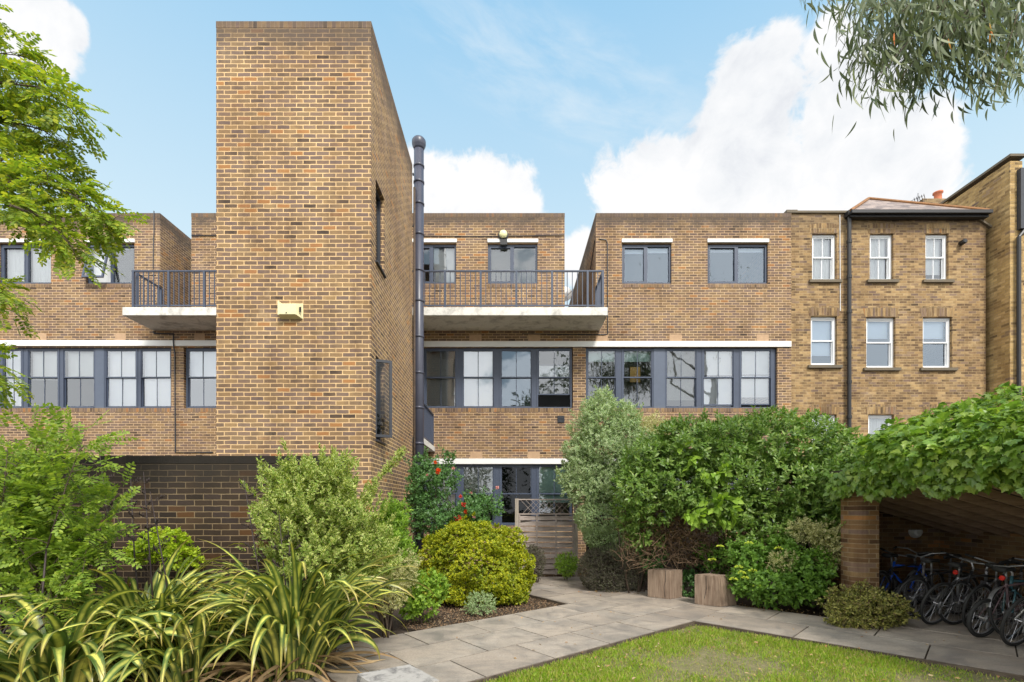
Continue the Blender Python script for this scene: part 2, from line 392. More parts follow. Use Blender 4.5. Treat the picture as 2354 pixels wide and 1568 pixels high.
def glass(refl, tint=(1, 1, 1), gc=(.90, .94, 1, 1)):
    m = bpy.data.materials.new('glass'); m.use_nodes = True; m.node_tree.nodes.clear(); t = NT(m.node_tree)
    g = t.new('ShaderNodeBsdfGlossy', inp={'Color': gc, 'Roughness': .02})
    tc = t.new('ShaderNodeTexCoord').outputs['Object']
    bp = t.new('ShaderNodeBump', inp={'Height': t.noise(tc, 1.6, 2, .5), 'Strength': .10, 'Distance': .03}); t.set(g, 'Normal', bp)
    tr = t.new('ShaderNodeBsdfTransparent', inp={'Color': tint+(1,)})
    fr = t.new('ShaderNodeFresnel'); fr.inputs[0].default_value = 1.5
    k = t.math('ADD', t.math('MULTIPLY', fr.outputs[0], 1.2), refl, clamp=True)
    mx = t.new('ShaderNodeMixShader'); t.l.new(k, mx.inputs[0]); t.l.new(tr.outputs[0], mx.inputs[1]); t.l.new(g.outputs[0], mx.inputs[2])
    o = t.new('ShaderNodeOutputMaterial'); t.l.new(mx.outputs[0], o.inputs[0]); return m
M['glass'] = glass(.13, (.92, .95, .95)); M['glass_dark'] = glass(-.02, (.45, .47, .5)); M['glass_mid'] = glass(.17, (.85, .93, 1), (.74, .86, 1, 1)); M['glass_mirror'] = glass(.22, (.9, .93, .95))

def leafmat(name, cols, edge=None, edge_at=.55, stripe=None, trans=.35, rough=.5, spec=.35, tipc=None, patchc=None):
    """cols: ramp over per-leaf random. edge: cream margin colour. stripe: band colour along the blade."""
    m, t, b = mat(name)
    isl = t.new('ShaderNodeNewGeometry').outputs['Random Per Island']
    uv = t.new('ShaderNodeTexCoord').outputs['UV']; s = t.new('ShaderNodeSeparateXYZ', inp={0: uv})
    tc = t.new('ShaderNodeTexCoord').outputs['Object']
    c = t.ramp(isl, [(i/(max(len(cols)-1, 1)), q) for i, q in enumerate(cols)])
    av = t.math('ABSOLUTE', t.math('SUBTRACT', s.outputs[1], .5)); av = t.math('MULTIPLY', av, 2.0)
    if edge:
        k = t.mr(t.math('ADD', av, t.math('MULTIPLY', t.math('SUBTRACT', isl, .5), .35)), edge_at-.08, edge_at+.08, 0, .95)
        c = t.mix(k, c, edge+(1,))
    if stripe:
        k = t.mr(av, .22, .62, 1, 0); k2 = t.math('MULTIPLY', k, t.mr(t.noise(tc, 4, 3, .6), .35, .62, .15, 1))
        c = t.mix(k2, c, stripe+(1,))
    if patchc: c = t.mix(t.mr(t.noise(tc, 2.6, 4, .6), .50, .62, .0, .8), c, t.mix(.5, c, patchc+(1,)))
    if tipc: c = t.mix(t.mr(s.outputs[0], .82, 1, 0, .8), c, tipc+(1,))
    rib = t.mr(av, 0, .10, .75, 0)
    c = t.mix(t.math('MULTIPLY', rib, .5), c, t.mix(1, c, (1.5, 1.5, 1.4, 1), 'MULTIPLY'))
    c = t.mix(t.mr(t.noise(tc, 3.0, 3, .6), .35, .7, 0, .35), c, t.mix(1, c, (.6, .68, .55, 1), 'MULTIPLY'))
    t.set(b, 'Base Color', c); b.inputs['Roughness'].default_value = rough; b.inputs['Specular IOR Level'].default_value = spec
    tl = t.new('ShaderNodeBsdfTranslucent', inp={'Color': t.mix(1, c, (1.25, 1.3, .7, 1), 'MULTIPLY')})
    mx = t.new('ShaderNodeMixShader'); mx.inputs[0].default_value = trans
    o = [n for n in t.n if n.type == 'OUTPUT_MATERIAL'][0]
    t.l.new(b.outputs[0], mx.inputs[1]); t.l.new(tl.outputs[0], mx.inputs[2]); t.l.new(mx.outputs[0], o.inputs[0])
    return m
# ---------------------------------------------------------------- foliage machinery
def tmpl(shape='leaf', w=.45, curl=.12, fold=.10):
    """unit leaf along +X, width w, normal +Z"""
    if shape == 'leaf':
        xs = [(0, 0), (.3, .42), (.65, .36), (1, 0)]
        v = [(0, 0, 0), (.30, .5*w, fold*w), (.68, .40*w, fold*w-curl*.5), (1, 0, -curl), (.68, -.40*w, fold*w-curl*.5), (.30, -.5*w, fold*w), (.34, 0, 0), (.70, 0, -curl*.45)]
        f = [(0, 6, 1), (1, 6, 7, 2), (2, 7, 3), (0, 5, 6), (5, 4, 7, 6), (4, 3, 7)]
    elif shape == 'diamond':
        v = [(0, 0, 0), (.45, .5*w, fold*w), (1, 0, -curl), (.45, -.5*w, fold*w)]
        f = [(0, 3, 2), (0, 2, 1)]
    elif shape == 'round':
        v = [(0, 0, 0), (.25, .5*w, fold*w), (.75, .42*w, fold*w-curl*.5), (1, 0, -curl), (.75, -.42*w, fold*w-curl*.5), (.25, -.5*w, fold*w)]
        f = [(0, 5, 4, 3), (0, 3, 2, 1)]
    elif shape == 'ivy':
        v = [(0, 0, 0), (-.05, .28, .03), (.22, .52, -.03), (.42, .30, .04), (.60, .40, -.02), (.72, .16, .02), (1, 0, -.14),
             (.72, -.16, .02), (.60, -.40, -.02), (.42, -.30, .04), (.22, -.52, -.03), (-.05, -.28, .03)]
        f = [(0, 2, 1), (0, 3, 2), (0, 5, 4, 3), (0, 6, 5), (0, 7, 6), (0, 9, 8, 7), (0, 10, 9), (0, 11, 10)]
        f = [tuple(reversed(x)) for x in f]; f = [tuple(reversed(x)) for x in f]
    elif shape == 'sickle':
        v = []; n = 6
        for i in range(n+1):
            q = i/n; hw = .5*w*math.sin(math.pi*min(1, q*1.02)**.8) if 0 < i < n else .001
            v += [(q-.12*curl*q*q, hw+curl*q*q, 0), (q-.12*curl*q*q, -hw+curl*q*q, 0)]
        f = [(2*i, 2*i+1, 2*i+3, 2*i+2) for i in range(n)]
    v = np.array(v, float); uv = np.stack([v[:, 0].clip(0, 1), .5+v[:, 1]/(w if shape != 'ivy' else 1.0)], 1)
    if shape == 'sickle': uv[:, 1] = np.array([0, 1]*(len(v)//2))
    return v, f, uv
def norm(a): return a/np.maximum(np.linalg.norm(a, axis=1, keepdims=True), 1e-9)
def leaves(name, tp, pos, dirs, nrm, size, mat_, parent=None, base=None):
    v, f, uv = tp; n = len(pos); k = len(v)
    x = norm(dirs); z = nrm-x*np.sum(nrm*x, 1, keepdims=True); z = norm(z); y = np.cross(z, x)
    size = np.broadcast_to(np.asarray(size, float), (n,))[:, None, None]
    V = pos[:, None, :]+size*(v[None, :, 0, None]*x[:, None, :]+v[None, :, 1, None]*y[:, None, :]+v[None, :, 2, None]*z[:, None, :])
    if base is None: base = wloc(parent) if parent else Vector((0, 0, 0))
    V = V.reshape(-1, 3)-np.array(base)[None, :]
    fl = np.concatenate([np.array(q) for q in f]); fs = np.array([len(q) for q in f])
    loops = (fl[None, :]+(np.arange(n)*k)[:, None]).ravel()
    tot = np.tile(fs, n); start = np.concatenate([[0], np.cumsum(tot)[:-1]])
    me = bpy.data.meshes.new(name); me.vertices.add(len(V)); me.vertices.foreach_set('co', V.ravel())
    me.loops.add(len(loops)); me.loops.foreach_set('vertex_index', loops.astype(np.int32))
    me.polygons.add(len(tot)); me.polygons.foreach_set('loop_start', start.astype(np.int32)); me.polygons.foreach_set('loop_total', tot.astype(np.int32))
    l = me.uv_layers.new(name='UVMap'); l.data.foreach_set('uv', np.tile(uv[fl], (n, 1)).ravel())
    me.update(); me.validate(clean_customdata=False)
    o = link(name, me, mat_, parent, True)
    return o
def rand_dirs(n):
    a = rng.normal(size=(n, 3)); return norm(a)
def crown_points(blobs, n, shell=.62, lump=.22, minz=0.0):
    """points and outward directions spread through a union of ellipsoids (centre, radii)"""
    vol = np.array([b[1][0]*b[1][1]+b[1][1]*b[1][2]+b[1][0]*b[1][2] for b in blobs]); pr = vol/vol.sum()
    C = np.array([b[0] for b in blobs], float); Rr = np.array([b[1] for b in blobs], float)
    ph = rng.uniform(0, 6.28, (len(blobs), 6)); P_ = []; D_ = []; tot = 0
    while tot < n:
        m = n*2; idx = rng.choice(len(blobs), m, p=pr); d = rand_dirs(m)
        rad = shell+(1-shell)*rng.random(m)**.55
        p6 = ph[idx]
        bump = 1+lump*(np.sin(4*d[:, 0]+p6[:, 0]+3*d[:, 2])*.5+np.sin(6*d[:, 1]+5*d[:, 2]+p6[:, 1])*.3+np.sin(9*d[:, 0]-7*d[:, 2]+p6[:, 2])*.35)
        p = C[idx]+d*Rr[idx]*(rad*bump)[:, None]
        keep = p[:, 2] > minz
        for j in range(len(blobs)):
            q = np.linalg.norm((p-C[j])/Rr[j], axis=1); keep &= ~((q < shell*.95) & (idx != j))
        nd = norm(d/Rr[idx])
        P_.append(p[keep]); D_.append(nd[keep]); tot += keep.sum()
    return np.concatenate(P_)[:n], np.concatenate(D_)[:n]
def sprig_leaves(P0, D0, per, twig, size, up=.35, spread=55, jit=.35, zj=.0, roll=.35):
    """leaves set round short twigs; returns pos, dir, normal, size arrays"""
    n = len(P0); t = norm(D0+np.array([0, 0, up])+rng.normal(size=(n, 3))*jit)
    a = norm(np.cross(t, rng.normal(size=(n, 3)))); b = np.cross(t, a)
    pos = []; dr = []; nm = []; sz = []
    for i in range(per):
        q = 2.4*i+rng.random(n)*.6; s = (i+.5)/per
        rad = a*np.cos(q)[:, None]+b*np.sin(q)[:, None]
        ang = np.radians(spread*(1.15-s*.75)+rng.normal(size=n)*9)
        d = t*np.cos(ang)[:, None]+rad*np.sin(ang)[:, None]
        pos.append(P0+t*(twig*s)); dr.append(d); nn = t*np.sin(ang)[:, None]-rad*np.cos(ang)[:, None]
        nn = nn*np.sign(nn[:, 2:3]+1e-6*1)*.5+nn*.5
        nm.append(nn+rng.normal(size=(n, 3))*roll); sz.append(size*(.7+.5*rng.random(n))*(1.05-.35*s))
    return np.concatenate(pos), np.concatenate(dr), np.concatenate(nm), np.concatenate(sz)
def stems(name, base, tips, r, mat_, parent, n=5, sag=.12, seg=5):
    mb = MB()
    for tp in tips:
        tp = Vector(tp); b = Vector(base)+Vector((random.uniform(-1, 1), random.uniform(-1, 1), 0))*.06
        mid = (tp-b); pts = []
        o1 = Vector((random.gauss(0, 1), random.gauss(0, 1), 0))*sag*mid.length*.5
        for i in range(seg+1):
            s = i/seg; p = b+Vector((mid.x*s**1.4, mid.y*s**1.4, mid.z*s**.85))+o1*math.sin(math.pi*s); pts.append(p)
        mb.tube(pts, [r*(1-.8*i/seg) for i in range(seg+1)], n)
    return obj(name, mb, mat_, parent, True)
def E(x, y, D, rx, ry, rd=None):
    """ellipsoid from a picture position at a real depth; radii in metres"""
    c = P(x, y, D); return (tuple(c), (rx, rd or (rx+ry)/2, ry))
def shrub(name, cat, label, base, blobs, n, per, twig, size, tp, mt, group=None, stem_r=.014, nst=9, stem_mat='bark', kw={}, shell=.6, lump=.22, part='foliage', n_in=0.25, shoots=0, shoot_l=.25):
    t = thing(name, base, label, cat, group)
    Pn, Dn = crown_points(blobs, n, shell, lump)
    k = int(n*n_in)
    if k:
        P2, D2 = crown_points(blobs, k, .2, lump); Pn = np.concatenate([Pn, P2]); Dn = np.concatenate([Dn, D2])
    if shoots:
        Ps, Ds = crown_points(blobs, shoots, .9, lump); Ds = norm(Ds+np.array([0, 0, .9])+rng.normal(size=Ds.shape)*.35); ln = shoot_l*(.3+.9*rng.random(shoots)**1.5)
        ks = np.repeat(np.arange(shoots), 7); f_ = np.tile(np.arange(7)/6, shoots)[:, None]
        Pn = np.concatenate([Pn, Ps[ks]+Ds[ks]*(ln[ks][:, None]*f_)]); Dn = np.concatenate([Dn, Ds[ks]])
    a, b, c, s = sprig_leaves(Pn, Dn, per, twig, size, **kw)
    leaves(part, tp, a, b, c, s, mt, t)
    pk = Pn[rng.choice(len(Pn), nst)]
    stems('stem', base, pk, stem_r, M[stem_mat], t)
    return t

# ---------------------------------------------------------------- openings and windows
def wall_grid(mb, u0, u1, z0, z1, openings, fn, th):
    us = sorted({u0, u1, *[q for o in openings for q in (o[0], o[1]) if u0 < q < u1]})
    zs = sorted({z0, z1, *[q for o in openings for q in (o[2], o[3]) if z0 < q < z1]})
    def isopen(i, j):
        if i < 0 or j < 0 or i >= len(us)-1 or j >= len(zs)-1: return True
        cu = (us[i]+us[i+1])/2; cz = (zs[j]+zs[j+1])/2
        return any(o[0] < cu < o[1] and o[2] < cz < o[3] for o in openings)
    for i in range(len(us)-1):
        for j in range(len(zs)-1):
            if isopen(i, j): continue
            a, b, c, d = us[i], us[i+1], zs[j], zs[j+1]
            mb.quad(fn(a, c, 0), fn(b, c, 0), fn(b, d, 0), fn(a, d, 0)); mb.quad(fn(b, c, th), fn(a, c, th), fn(a, d, th), fn(b, d, th))
            if isopen(i-1, j): mb.quad(fn(a, c, th), fn(a, c, 0), fn(a, d, 0), fn(a, d, th))
            if isopen(i+1, j): mb.quad(fn(b, c, 0), fn(b, c, th), fn(b, d, th), fn(b, d, 0))
            if isopen(i, j-1): mb.quad(fn(a, c, th), fn(b, c, th), fn(b, c, 0), fn(a, c, 0))
            if isopen(i, j+1): mb.quad(fn(a, d, 0), fn(b, d, 0), fn(b, d, th), fn(a, d, th))
    return mb
def blind(kind, x0, x1, z0, z1, y, parent, cover=1.0, m=None):
    zb = z1-(z1-z0)*cover
    mb = MB()
    if kind == 'venetian':
        z = z1-.02
        while z > zb:
            mb.obox(((x0+x1)/2, y, z), ((x1-x0)/2, 0, 0), (0, .010, .0075), (0, -.0006, .0008)); z -= .026
        mb.box(x0, x1, y-.012, y+.012, z1-.02, z1)
        return obj('blind', mb, m or M['venetian'], parent)
    if kind == 'curtain':
        n = 28; vs = []
        for i in range(n+1):
            xx = x0+(x1-x0)*i/n; yy = y+.018*math.sin(i*1.9)+.01*math.sin(i*.7)
            vs += [(xx, yy, zb), (xx, yy, z1)]
        mb.add(vs, [(2*i, 2*i+2, 2*i+3, 2*i+1) for i in range(n)])
        return obj('curtain', mb, m or M['blind'], parent, True)
    mb.box(x0, x1, y-.002, y+.002, zb, z1); mb.box(x0, x1, y-.010, y+.010, zb-.018, zb)
    return obj('blind', mb, m or M['blind'], parent)
def sash(bld, x0, x1, z0, z1, y, fm, bl=None, gm='glass', open_=0.0, cols=2, rail=.52, fw=.045):
    """a vertical sliding sash window; y is the outer face of its frame"""
    mb = MB(); d = .09; zm = z0+(z1-z0)*rail
    mb.box(x0, x0+fw, y, y+d, z0, z1); mb.box(x1-fw, x1, y, y+d, z0, z1)
    mb.box(x0+fw, x1-fw, y, y+d, z1-fw, z1); mb.box(x0+fw, x1-fw, y-.02, y+d, z0, z0+fw*.9)
    a, b = x0+fw, x1-fw; lo = z0+fw*.9
    sw = .030
    # upper sash sits further out, lower sash further in
    for (s0, s1, yy) in ((zm-.02, z1-fw, y+.015), (lo+(zm-lo)*open_, zm+.02+(zm-lo)*open_, y+.050)):
        mb.box(a, a+sw, yy, yy+.03, s0, s1); mb.box(b-sw, b, yy, yy+.03, s0, s1)
        mb.box(a+sw, b-sw, yy, yy+.03, s1-.035, s1); mb.box(a+sw, b-sw, yy, yy+.03, s0, s0+.038)
        for i in range(1, cols):
            xx = a+(b-a)*i/cols; mb.box(xx-.009, xx+.009, yy+.006, yy+.024, s0+.038, s1-.035)
    w_ = obj('window', mb, fm, bld)
    g = MB()
    for (s0, s1, yy) in ((zm-.02, z1-fw, y+.028), (lo+(zm-lo)*open_, zm+.02+(zm-lo)*open_, y+.063)):
        tx = random.gauss(0, .006); tz = random.gauss(0, .006)
        g.quad((a+sw, yy-tx, s0+.03), (b-sw, yy+tx, s0+.03), (b-sw, yy+tx+tz, s1-.03), (a+sw, yy-tx+tz, s1-.03))
    obj('pane', g, M[gm], w_)
    if bl: blind(bl[0], a+.01, b-.01, z0+.03, z1-.03, y+.14, w_, bl[1], bl[2] if len(bl) > 2 else None)
    return w_
def casement(bld, x0, x1, z0, z1, y, fm, bls, gm='glass', split=.5, open_left=0):
    mb = MB(); fw = .055; d = .08; xm = x0+(x1-x0)*split
    mb.box(x0, x0+fw, y, y+d, z0, z1); mb.box(x1-fw, x1, y, y+d, z0, z1); mb.box(x0+fw, x1-fw, y, y+d, z1-fw, z1)
    mb.box(x0+fw, x1-fw, y-.015, y+d, z0, z0+fw); mb.box(xm-.035, xm+.035, y-.003, y+d, z0+fw, z1-fw)
    g = MB()
    for i, (a, b) in enumerate(((x0+fw, xm-.035), (xm+.035, x1-fw))):
        s0, s1 = z0+fw, z1-fw
        if i == 0 and open_left:          # top hung, pushed out at the foot
            c, s = math.cos(open_left), math.sin(open_left); L = s1-s0
            def q(u, v, t): return Vector((u, y-.01-v*s-t*c, s1-v*c+t*s))
            for (u0, u1, v0, v1) in ((a, a+.05, 0, L), (b-.05, b, 0, L), (a+.05, b-.05, 0, .05), (a+.05, b-.05, L-.05, L)):
                vs = [q(u0, v0, 0), q(u1, v0, 0), q(u1, v1, 0), q(u0, v1, 0), q(u0, v0, .04), q(u1, v0, .04), q(u1, v1, .04), q(u0, v1, .04)]
                mb.add(vs, [(0,1,2,3),(7,6,5,4),(0,4,5,1),(1,5,6,2),(2,6,7,3),(3,7,4,0)])
            g.quad(q(a+.05, L-.05, .02), q(b-.05, L-.05, .02), q(b-.05, .05, .02), q(a+.05, .05, .02))
        else:
            if i == 0:
                for bx in ((a, a+.035, s0, s1), (b-.035, b, s0, s1), (a+.035, b-.035, s0, s0+.035), (a+.035, b-.035, s1-.035, s1)):
                    mb.box(bx[0], bx[1], y-.008, y+.04, bx[2], bx[3])
            g.quad((a, y+.045, s0), (b, y+.047, s0), (b, y+.046, s1), (a, y+.044, s1))
    w_ = obj('window', mb, fm, bld); obj('pane', g, M[gm], w_)
    for i, bl in enumerate(bls):
        if bl:
            a, b = ((x0+fw+.01, xm-.04), (xm+.04, x1-fw-.01))[i]
            blind(bl[0], a, b, z0+.05, z1-.05, y+.14, w_, bl[1], bl[2] if len(bl) > 2 else None)
    return w_
# ================================================================ SETTING: ground, path, lawn
g = MB(); g.quad((-90, -60, -.09), (110, -60, -.09), (110, 140, -.09), (-90, 140, -.09)); struct(obj('ground', g, M['soil']))
Cc = Vector((2.797, 7.515)); dL = Vector((.777, .629)); nL = Vector((-.629, .777)); dR = Vector((.721, -.693)); nR = Vector((.693, .721))
def clip(poly, cpoly):
    out_ = poly; n = len(cpoly)
    for i in range(n):
        a, b = cpoly[i], cpoly[(i+1) % n]; inp_ = out_; out_ = []
        def side(p): return (b[0]-a[0])*(p[1]-a[1])-(b[1]-a[1])*(p[0]-a[0])
        for j in range(len(inp_)):
            p, q = inp_[j], inp_[(j+1) % len(inp_)]; sp, sq = side(p), side(q)
            if sp >= 0: out_.append(p)
            if (sp > 0 and sq < 0) or (sp < 0 and sq > 0):
                t = sp/(sp-sq); out_.append((p[0]+(q[0]-p[0])*t, p[1]+(q[1]-p[1])*t))
        if len(out_) < 3: return []
    return out_
def area(p): return .5*sum(p[i][0]*p[(i+1) % len(p)][1]-p[(i+1) % len(p)][0]*p[i][1] for i in range(len(p)))
path = MB()
def slabs(region, org, du, dv, lu, lv, nu, nv, gap=.009):
    for j in range(-nv, nv):
        for i in range(-nu, nu):
            o_ = org+du*(lu*(i+(j % 2)*.5+(j % 3)*.07))+dv*(lv*j)
            q = [o_+du*gap+dv*gap, o_+du*(lu-gap)+dv*gap, o_+du*(lu-gap)+dv*(lv-gap), o_+du*gap+dv*(lv-gap)]
            q = [(p.x, p.y) for p in q]
            if area(q) < 0: q.reverse()
            c = clip(q, region)
            if c and area(c) > .004: path.prism(c, -.05, random.uniform(-.002, .0015))
def ccw(p): p = [tuple(q) for q in p]; return p if area(p) > 0 else p[::-1]
A = ccw([Cc-dL*7, Cc, Cc+nL*2.12, Cc-dL*7+nL*2.12])
slabs(A, Cc, dL, nL, .98, .707, 14, 6)
T0 = Cc+nL*2.12
WR = 1.68
B = ccw([Cc, Cc+nR*WR, (2.9, 10.1), (.237, 9.97), (1.04, 8.82)]); B2 = ccw([(.237, 9.97), (2.9, 10.1), (1.9, 12.2), (-.5, 12.2), (-.5, 11.1)])
slabs(B, Cc, dL, nL, .98, .707, 14, 10); slabs(B2, Cc, dL, nL, .98, .707, 14, 10)
Cp = ccw([Cc, Cc+nR*WR, Cc+nR*WR+dR*7, Cc+dR*7])
slabs(Cp, Cc, dR, nR, 1.35, .84, 9, 3)
struct(obj('path', path, M['paving']))
jb = MB(); jb.prism(A, -.06, -.018); struct(obj('path_bedding', jb, M['soil']))
for k_, (nm_, pl) in enumerate((('path_bedding', B), ('path_bedding', Cp), ('path_bedding', B2))):
    jb = MB(); z = -.0195-.001*k_; jb.prism(pl, -.06, z); struct(obj(nm_, jb, M['soil']))
lw = MB(); lpoly = ccw([Cc, Cc-dL*7, (-3.2, -3), (7.9, -3), Cc+dR*7]); lw.prism(lpoly, -.085, -.065); struct(obj('lawn', lw, M['turf']))
ed = MB()
for a, b, off in ((Cc-dL*7, Cc, -nL*.016), (Cc, Cc+dR*7, -nR*.016)):
    a = a+off; b = b+off; ed.bar((a.x, a.y, -.036), (b.x, b.y, -.036), .022, .066)
a, b = Vector((1.04, 8.82)), Vector((.237, 9.97)); ed.bar((a.x-.02, a.y-.01, -.03), (b.x-.02, b.y-.01, -.03), .03, .062)
a, b = Vector((1.04, 8.82)), Vector((-1.03, 6.93)); ed.bar((a.x-.01, a.y+.03, -.035), (b.x-.01, b.y+.03, -.035), .022, .05)
struct(obj('path_edging', ed, M['wood_edge']))

# short lawn grass
n = 210000
u = rng.random((n, 2)); px = -2.2+u[:, 0]*9.6; py = 3.4+u[:, 1]*4.2
rel = np.stack([px-Cc.x, py-Cc.y], 1)
keep = (rel@np.array([nL.x, nL.y]) < -.035) & (rel@np.array([nR.x, nR.y]) < -.035)
px, py = px[keep], py[keep]
pt = np.sin(px*2.1+1.3*np.sin(py*1.7))+np.sin(py*2.7+px*.9)+.7*np.sin(px*7.1)*np.sin(py*6.3+1)
dense = rng.random(len(px)) < np.clip(.62+.30*pt, .10, 1); px, py, pt = px[dense], py[dense], pt[dense]
m_ = len(px); pos = np.stack([px, py, np.full(m_, -.066)], 1)
dd = np.stack([rng.normal(size=m_)*.55, rng.normal(size=m_)*.55, np.full(m_, 1.0)], 1)
nn = rng.normal(size=(m_, 3)); nn[:, 2] *= .2
M['grass'] = leafmat('grass', [(.20, .36, .025), (.36, .52, .04), (.26, .44, .03), (.48, .50, .07), (.54, .44, .20), (.30, .44, .035)], trans=.4, rough=.55)
tag(leaves('grass', tmpl('diamond', .11, .2, 0), pos, dd, nn, (.042+.030*rng.random(m_))*(1+.15*pt), M['grass']),
    'short mown green grass with straw coloured bare patches inside the paving', 'grass', kind='stuff')
# dead leaves lying about
M['litter'] = leafmat('litter', [(.32, .17, .07), (.42, .28, .13), (.20, .10, .05), (.50, .38, .22), (.40, .16, .04)], trans=.1, rough=.8)
pos = []
for _ in range(700):
    x = random.uniform(-1.6, 6.6); y = random.uniform(4.6, 7.4)
    r_ = Vector((x, y))-Cc
    if r_.dot(nL) < -.05 and r_.dot(nR) < -.05: pos.append((x, y, -.030+random.random()*.012))
for _ in range(60): pos.append((1.9+random.gauss(0, .35), 10.0+random.gauss(0, .25), .012))
for _ in range(130):
    s = random.random(); pos.append((3.9+s*1.5+random.gauss(0, .1), 8.75-s*1.2+random.gauss(0, .12)+.1, .010))
for _ in range(130): pos.append((random.uniform(-1, 6.5), random.uniform(5.5, 11.8), .006))
pos = np.array(pos); k = len(pos); nz = rng.normal(size=(k, 3))*.35; nz[:, 2] = 1; dd = rng.normal(size=(k, 3)); dd[:, 2] *= .15
sz = .022+.035*rng.random(k)**2
tag(leaves('fallen_leaves', tmpl('leaf', .5, .25, .2), pos, dd, nz, sz, M['litter']), 'brown and orange dead leaves fallen on the grass and paving', 'fallen leaves', kind='stuff')
# bark mulch
M['mulch'] = leafmat('mulch', [(.20, .11, .06), (.11, .06, .035), (.30, .19, .11), (.16, .10, .06), (.38, .27, .17)], trans=.0, rough=.9)
mp = ccw([(1.02, 8.84), (-1.02, 6.95), (-1.6, 7.3), (-2.0, 9.5), (.22, 9.95)])
ms_ = MB(); ms_.prism(mp, -.09, -.055); struct(obj('flower_bed', ms_, M['soil']))
pts = []
while len(pts) < 9000:
    x = random.uniform(-2.2, 1.05); y = random.uniform(6.9, 10)
    if all((mp[(i+1) % 5][0]-mp[i][0])*(y-mp[i][1])-(mp[(i+1) % 5][1]-mp[i][1])*(x-mp[i][0]) > 0 for i in range(5)): pts.append((x, y, -.05+random.random()*.022))
pos = np.array(pts); k = len(pos); nz = rng.normal(size=(k, 3))*.5; nz[:, 2] = 1; dd = rng.normal(size=(k, 3)); dd[:, 2] *= .3
tag(leaves('bark_mulch', tmpl('diamond', .5, .05, 0), pos, dd, nz, .018+.022*rng.random(k), M['mulch']), 'brown bark chips spread over the flower bed beside the paving', 'bark mulch', kind='stuff')
# dead straps and litter under the front plants
M['straw'] = leafmat('straw', [(.26, .16, .08), (.40, .28, .15), (.18, .10, .055), (.48, .35, .20)], trans=.15, rough=.8)
k = 2600; pos = np.stack([rng.uniform(-5.2, -1.2, k), rng.uniform(3.9, 6.0, k), rng.uniform(-.08, .10, k)], 1)
rel = np.stack([pos[:, 0]-Cc.x, pos[:, 1]-Cc.y], 1); kk = (rel@np.array([nL.x, nL.y]) > 2.12); pos = pos[kk]; k = len(pos)
dd = rng.normal(size=(k, 3)); dd[:, 2] *= .25; nz = rng.normal(size=(k, 3))*.5; nz[:, 2] += 1
tag(leaves('dead_leaf_litter', tmpl('diamond', .10, .3, 0), pos, dd, nz, .12+.28*rng.random(k), M['straw']), 'dry brown straps and leaf litter on the soil under the strap leaved plants', 'leaf litter', kind='stuff')

# ================================================================ MODERN BRICK BLOCK
YF = 14.37
def fx(x): return PX(x, YF)
def fz(y): return PZ(y, YF)
bld = thing('apartment_building', (0, YF, 0), 'long flat roofed brick block with dark grey windows and white lintels, behind the tall tower', 'building')
L1t, L1b = fz(799), fz(938); G1t, G1b = fz(1067), fz(1208)
U1t, U1b = fz(559), fz(652)
ROOF = fz(490); TER = 7.02
first = [(-60, -8, 'c', 1), (-3, 47, 'c', 1), (55, 131, 'h', .5), (137, 215, 'h', .45), (235, 312, 'c', 1), (316, 392, 'c', 1), (424, 500, 'h', .5), (506, 580, 'h', .5)]
op_main = [(fx(-62), fx(393.5), L1b, L1t), (fx(422), fx(582), L1b, L1t), (fx(972), fx(1317), L1b, L1t), (fx(1346.5), fx(1787), L1b, L1t), (fx(972), fx(1317), G1b, G1t), (fx(1346.5), fx(1787), G1b, G1t)]
xl, xr = fx(-260), fx(1819)
mb = MB()
wall_grid(mb, xl, xr, -.1, TER, op_main, lambda u_, z, d: (u_, YF+d, z), .30)
# upper storey blocks stand on the terrace
LB1, MB0, MB1, RB0 = fx(367.6), fx(440), fx(1298), fx(1369.7)
op_u = [(fx(-3), fx(117), U1b, U1t), (fx(197.5), fx(309), U1b, U1t), (fx(936), fx(1048.5), U1b, U1t), (fx(1121.5), fx(1235.6), U1b, U1t), (fx(1430), fx(1543.7), U1b, U1t), (fx(1626.7), fx(1765.5), U1b, U1t)]
CO = .115
for (a, b) in ((xl, LB1), (MB0, MB1), (RB0, xr)):
    wall_grid(mb, a, b, TER, ROOF-CO, op_u, lambda u_, z, d: (u_, YF+d, z), .30)
    for xx, sgn in ((a, 1), (b, -1)):       # side walls run back
        x2 = xx+.25*sgn; y0, y1 = YF+.30, YF+8
        mb.box(min(xx, x2), max(xx, x2), y0, y1, TER, ROOF-CO)
    mb.box(a+.25, b-.25, YF+7.75, YF+8, TER, ROOF-CO)
mb.box(xl, xl+.3, YF+.3, YF+9, -.1, TER); mb.box(xr-.3, xr, YF+.3, YF+9, -.1, TER); mb.box(xl+.3, xr-.3, YF+8.7, YF+9, -.1, TER)
obj('wall', mb, M['brick_main'], bld)
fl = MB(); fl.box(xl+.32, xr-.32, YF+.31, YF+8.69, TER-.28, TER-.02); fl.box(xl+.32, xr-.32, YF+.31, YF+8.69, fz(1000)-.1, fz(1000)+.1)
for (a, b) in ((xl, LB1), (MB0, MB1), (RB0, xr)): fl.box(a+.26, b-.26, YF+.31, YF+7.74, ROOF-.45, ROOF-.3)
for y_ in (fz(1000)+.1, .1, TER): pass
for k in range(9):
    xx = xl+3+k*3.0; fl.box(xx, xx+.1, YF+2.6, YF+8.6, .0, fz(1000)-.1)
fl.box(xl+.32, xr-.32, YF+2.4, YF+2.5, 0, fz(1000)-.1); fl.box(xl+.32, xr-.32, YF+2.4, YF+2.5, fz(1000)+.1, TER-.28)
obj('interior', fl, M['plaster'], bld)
cp = MB()
